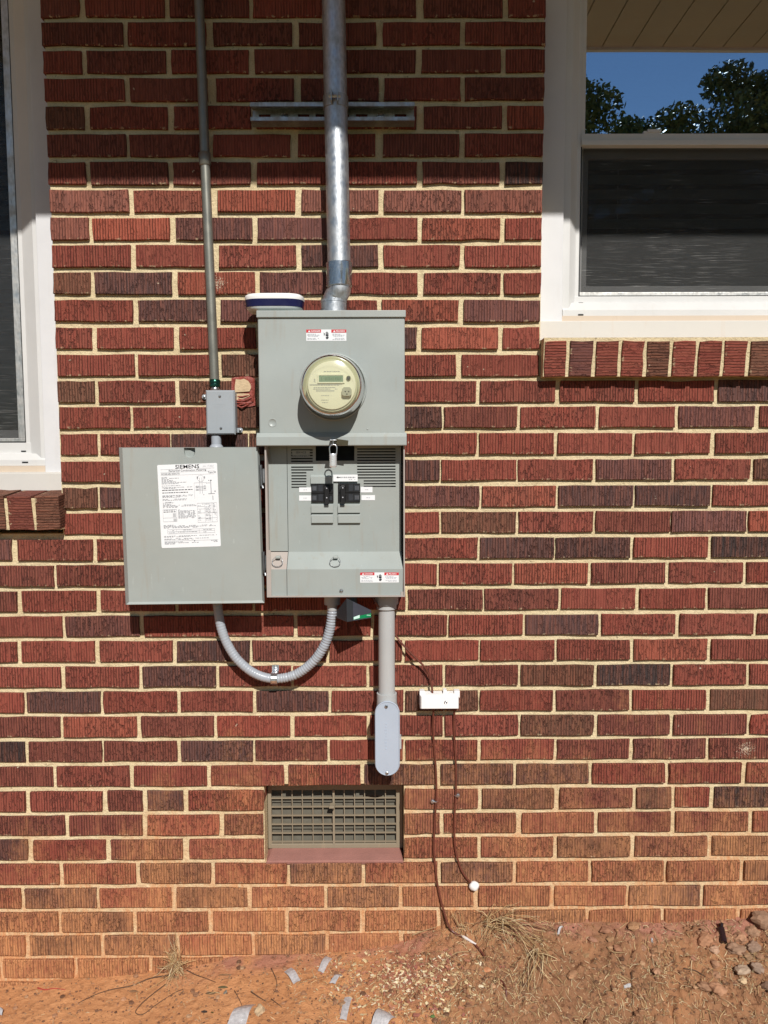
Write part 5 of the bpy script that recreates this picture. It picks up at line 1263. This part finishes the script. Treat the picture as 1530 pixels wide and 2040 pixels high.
# dark tube, twigs, leaves, red string
a, b = GP(1436,1855), GP(1442,1884); m = MB(); m.tube([a+Vector((0,0,.009)), a.lerp(b,.6)+Vector((0,0,.009)), a.lerp(b,.62)+Vector((0,0,.009)), b+Vector((0,0,.009))], [.0085,.0088,.0092,.0088], 14); m.tube([a+Vector((.002,0,.012)), a+Vector((.004,.003,.022))], .004, 8)
tag(obj('glass_tube', m, plain('brown_bottle', (.022,.012,.014), .15), smooth=True, auto=50), 'small dark glossy tube lying on the stony slope', 'tube')
def leaf(px, py, L, w, ang, col, label, grp=None, lift=.004):
    p = GP(px, py); u = Vector((math.cos(ang), -math.sin(ang)*.8, math.sin(ang)*.6)).normalized(); n = Vector((0,-.5,.85)); v = n.cross(u).normalized(); L = mm(L, .1); w = mm(w, .1); m = MB(); m.cur = col
    top = []
    for k in range(7):
        t = k/6-.5; s = w*math.cos(t*math.pi)**.7 if abs(t) < .5 else .0003
        c = p + u*L*t + n*(lift - .02*t*t*L*20*.1)
        top.append([c-v*s+n*s*.35, c, c+v*s+n*s*.35])
    vs = [q for r in top for q in r]; N = len(vs); vs += [q-n*.0005 for q in vs]; fs = []
    for k in range(6):
        for i in range(2): q = k*3+i; fs += [(q,q+1,q+4,q+3),(N+q,N+q+3,N+q+4,N+q+1)]
        fs += [(k*3,k*3+3,N+k*3+3,N+k*3),(k*3+2,N+k*3+2,N+k*3+5,k*3+5)]
    m.add(vs, fs); tag(obj('dead_leaf', m, M['chips'], smooth=True), label, 'leaf', grp)
leaf(969,1934,21,5.5,.3,(.50,.215,.10),'orange curled leaf fragment below the buried wire')
leaf(421,1980,24,2.6,-.1,(.13,.075,.035),'dark brown curled leaf left of the white plastic strip')
leaf(444,1968,28,2.4,.5,(.12,.10,.045),'olive brown leaf lying across the dark curled one')
leaf(449,1978,14,4.5,.9,(.28,.27,.22),'grey leaf fragment beside the olive leaf')
leaf(424,2018,17,2.6,1.75,(.10,.13,.03),'narrow green leaf standing by the curled strip')
leaf(408,2017,15,2.4,-.55,(.04,.028,.022),'nearly black seed pod beside the green leaf')
leaf(648,1996,10,2.6,1.3,(.16,.045,.025),'dark red bark chip right of the bare clay')
leaf(266,1976,26,2.6,.45,(.26,.14,.07),'tan leaf curled beside the dry grass tuft')
leaf(449,1943,30,1.8,.0,(.22,.115,.055),'thin brown husk lying along the foot of the wall')
leaf(810,1925,18,1.8,-.1,(.15,.07,.035),'thin brown husk in the wood shavings')
leaf(188,2022,7,2.5,1.4,(.10,.14,.03),'tiny green leaf on the bare clay at lower left')
leaf(862,2026,10,3,.2,(.10,.17,.05),'tiny green leaf at the bottom edge in the litter')
def twig(pts, r, label, mat, cat='twig', name='twig', grp=None, lift=.002):
    m = MB(); P = [GP(*p)+Vector((0,0,lift)) for p in pts]; m.tube(catmull(P, 4), [r*(1-.6*i/(4*(len(P)-1))) for i in range(4*(len(P)-1)+1)], 6); tag(obj(name, m, mat, smooth=True), label, cat, grp)
tw = plain('dark_twig', (.10,.055,.03), .85, var=.2); tw2 = plain('pale_twig', (.42,.28,.14), .8, var=.2)
twig([(75,1969),(90,1973),(108,1970),(130,1973)], .0016, 'red plastic string lying at the foot of the wall', plain('red_string', (.42,.04,.035), .5), 'string', 'red_string')
twig([(340,1944),(300,1950),(262,1965),(225,1972),(190,1983),(155,2000)], .0018, 'long dark twig running left from the dry tuft', tw)
twig([(330,1962),(300,1985),(280,2003),(270,2018),(285,2022),(315,2000),(350,1978),(365,1972)], .0015, 'looped brown twig below the dry tuft', tw)
twig([(372,1934),(392,1944),(410,1950),(430,1958)], .0014, 'thin twig reaching right from the dry tuft', tw)
twig([(540,1930),(550,1952),(551,1968),(544,1982)], .0013, 'bent dark twig left of the plastic scraps', tw)
twig([(467,1975),(478,1995),(484,2010)], .0012, 'short dark twig above the curled plastic strip', tw)
twig([(500,1977),(518,1989),(530,1996)], .0016, 'reddish stick lying left of centre on the clay', tw)
twig([(540,1991),(562,2008)], .0013, 'straight short stick on the bare clay', tw)
twig([(862,1935),(880,1920),(905,1902),(925,1897),(950,1899)], .0024, 'pale forked straw stalk left of the buried wire', tw2)
twig([(820,1832),(845,1838),(870,1852)], .0017, 'pale straw stalk leaning on the footing bricks', tw2, lift=.012)
twig([(1362,1931),(1385,1935),(1400,1944),(1414,1952)], .0018, 'dark broken twig on the slope of the mound', tw)
twig([(1230,1942),(1244,1950),(1256,1958)], .0015, 'pale stalk pointing at the white chip', tw2)
twig([(1258,1940),(1259,1970),(1261,2000)], .0012, 'thin dark upright twig beside the white chip', tw, lift=.006)
twig([(1209,1888),(1222,1898),(1245,1899)], .0018, 'pale curved stalk in the middle of the mound', tw2)
twig([(1505,1845),(1528,1856)], .0016, 'pale straw under the large edge stone', tw2)
twig([(1508,1910),(1530,1914)], .0016, 'pale straw right of the dark grey stone', tw2)
# tufts of dry grass
def GW(px, py):
    p = W(px, py, .006)
    return W(px, py, ru(.008, .022)) if p.z > gz(p.x, .006) else GP(px, py)
def strands(label, roots, ends, n, lift, r0, r1, ncol=4, sag=.5):
    """stalks arching from the root area to points on the ground further down"""
    m = MB()
    for i in range(n):
        a = GW(*[c+ru(-j, j) for c, j in zip(random.choice(roots), (10, 5))]); k = random.choice(ends)
        b = GW(min(1525, k[0]+random.gauss(0, k[2])), k[1]+random.gauss(0, k[3]))
        h = ru(*lift); st = ru(0, .35)
        a = a.lerp(b, st*.5) + Vector((0, 0, .002+h*.3*R())); q = random.choice(STRAW[:ncol]); f = ru(.7, 1.2); m.cur = tuple(v*f for v in q)
        ln = (b-a).length*.09; J = lambda: Vector((ru(-ln,ln), ru(-ln,0), ru(-ln*.6,ln))); r = ru(r0, r1)
        P = [a, a.lerp(b, .33)+Vector((0,-h*.2,h*.9))+J(), a.lerp(b, .66)+Vector((0,-h*.2,h*.8))+J(), b+Vector((0,0,ru(.001,.008)))]
        if R() < .25: P[3] = P[2] + J()*3
        m.tube(catmull(P, 3), [r*(1-.06*j) for j in range(10)], 4)
    return m
g_ = 'tufts of dead grass against the wall'
m = strands('', [(348,1918),(354,1930),(345,1938)], [(348,1880,8,10),(338,1897,8,8),(362,1948,14,12),(332,1955,16,14),(376,1930,12,12),(322,1930,10,10),(352,1912,12,8)], 130, (.0, .014), .0004, .0010, 7)
tag(obj('dry_grass_tuft', m, M['straw']), 'matted tuft of dead grass and roots at the left foot of the wall', 'dry grass', g_)
m = strands('', [(985,1838),(1005,1842),(970,1842)], [(1062,1890,20,18),(1045,1862,22,12),(1098,1925,16,22),(1020,1876,20,18),(1085,1890,18,14),(965,1880,16,16),(1095,1856,22,7),(1000,1812,22,8),(950,1850,14,10),(1030,1812,20,7)], 84, (.004, .034), .0004, .0010, 7)
tag(obj('dry_grass_tuft', m, M['straw']), 'large sprawling tuft of dead grass right of the buried wire', 'dry grass', g_)
m = strands('', [(1075,1890),(1062,1900)], [(1066,1975,8,10),(1100,1948,12,12),(1124,1927,14,8),(1045,1912,14,8),(1050,1985,10,10),(1092,1905,10,8)], 30, (.004, .022), .0005, .0012, 6)
tag(obj('dry_grass_tuft', m, M['straw']), 'bent tuft of long straw draped down the mound', 'dry grass', g_)
m = strands('', [(918,1848)], [(902,1818,4,4),(926,1816,4,4),(935,1852,6,5),(905,1858,6,5),(921,1888,3,6)], 12, (.004, .012), .0005, .0009, 4)
tag(obj('dry_grass_tuft', m, M['straw']), 'small spray of dry stalks sticking up beside the buried wire', 'dry grass', g_)
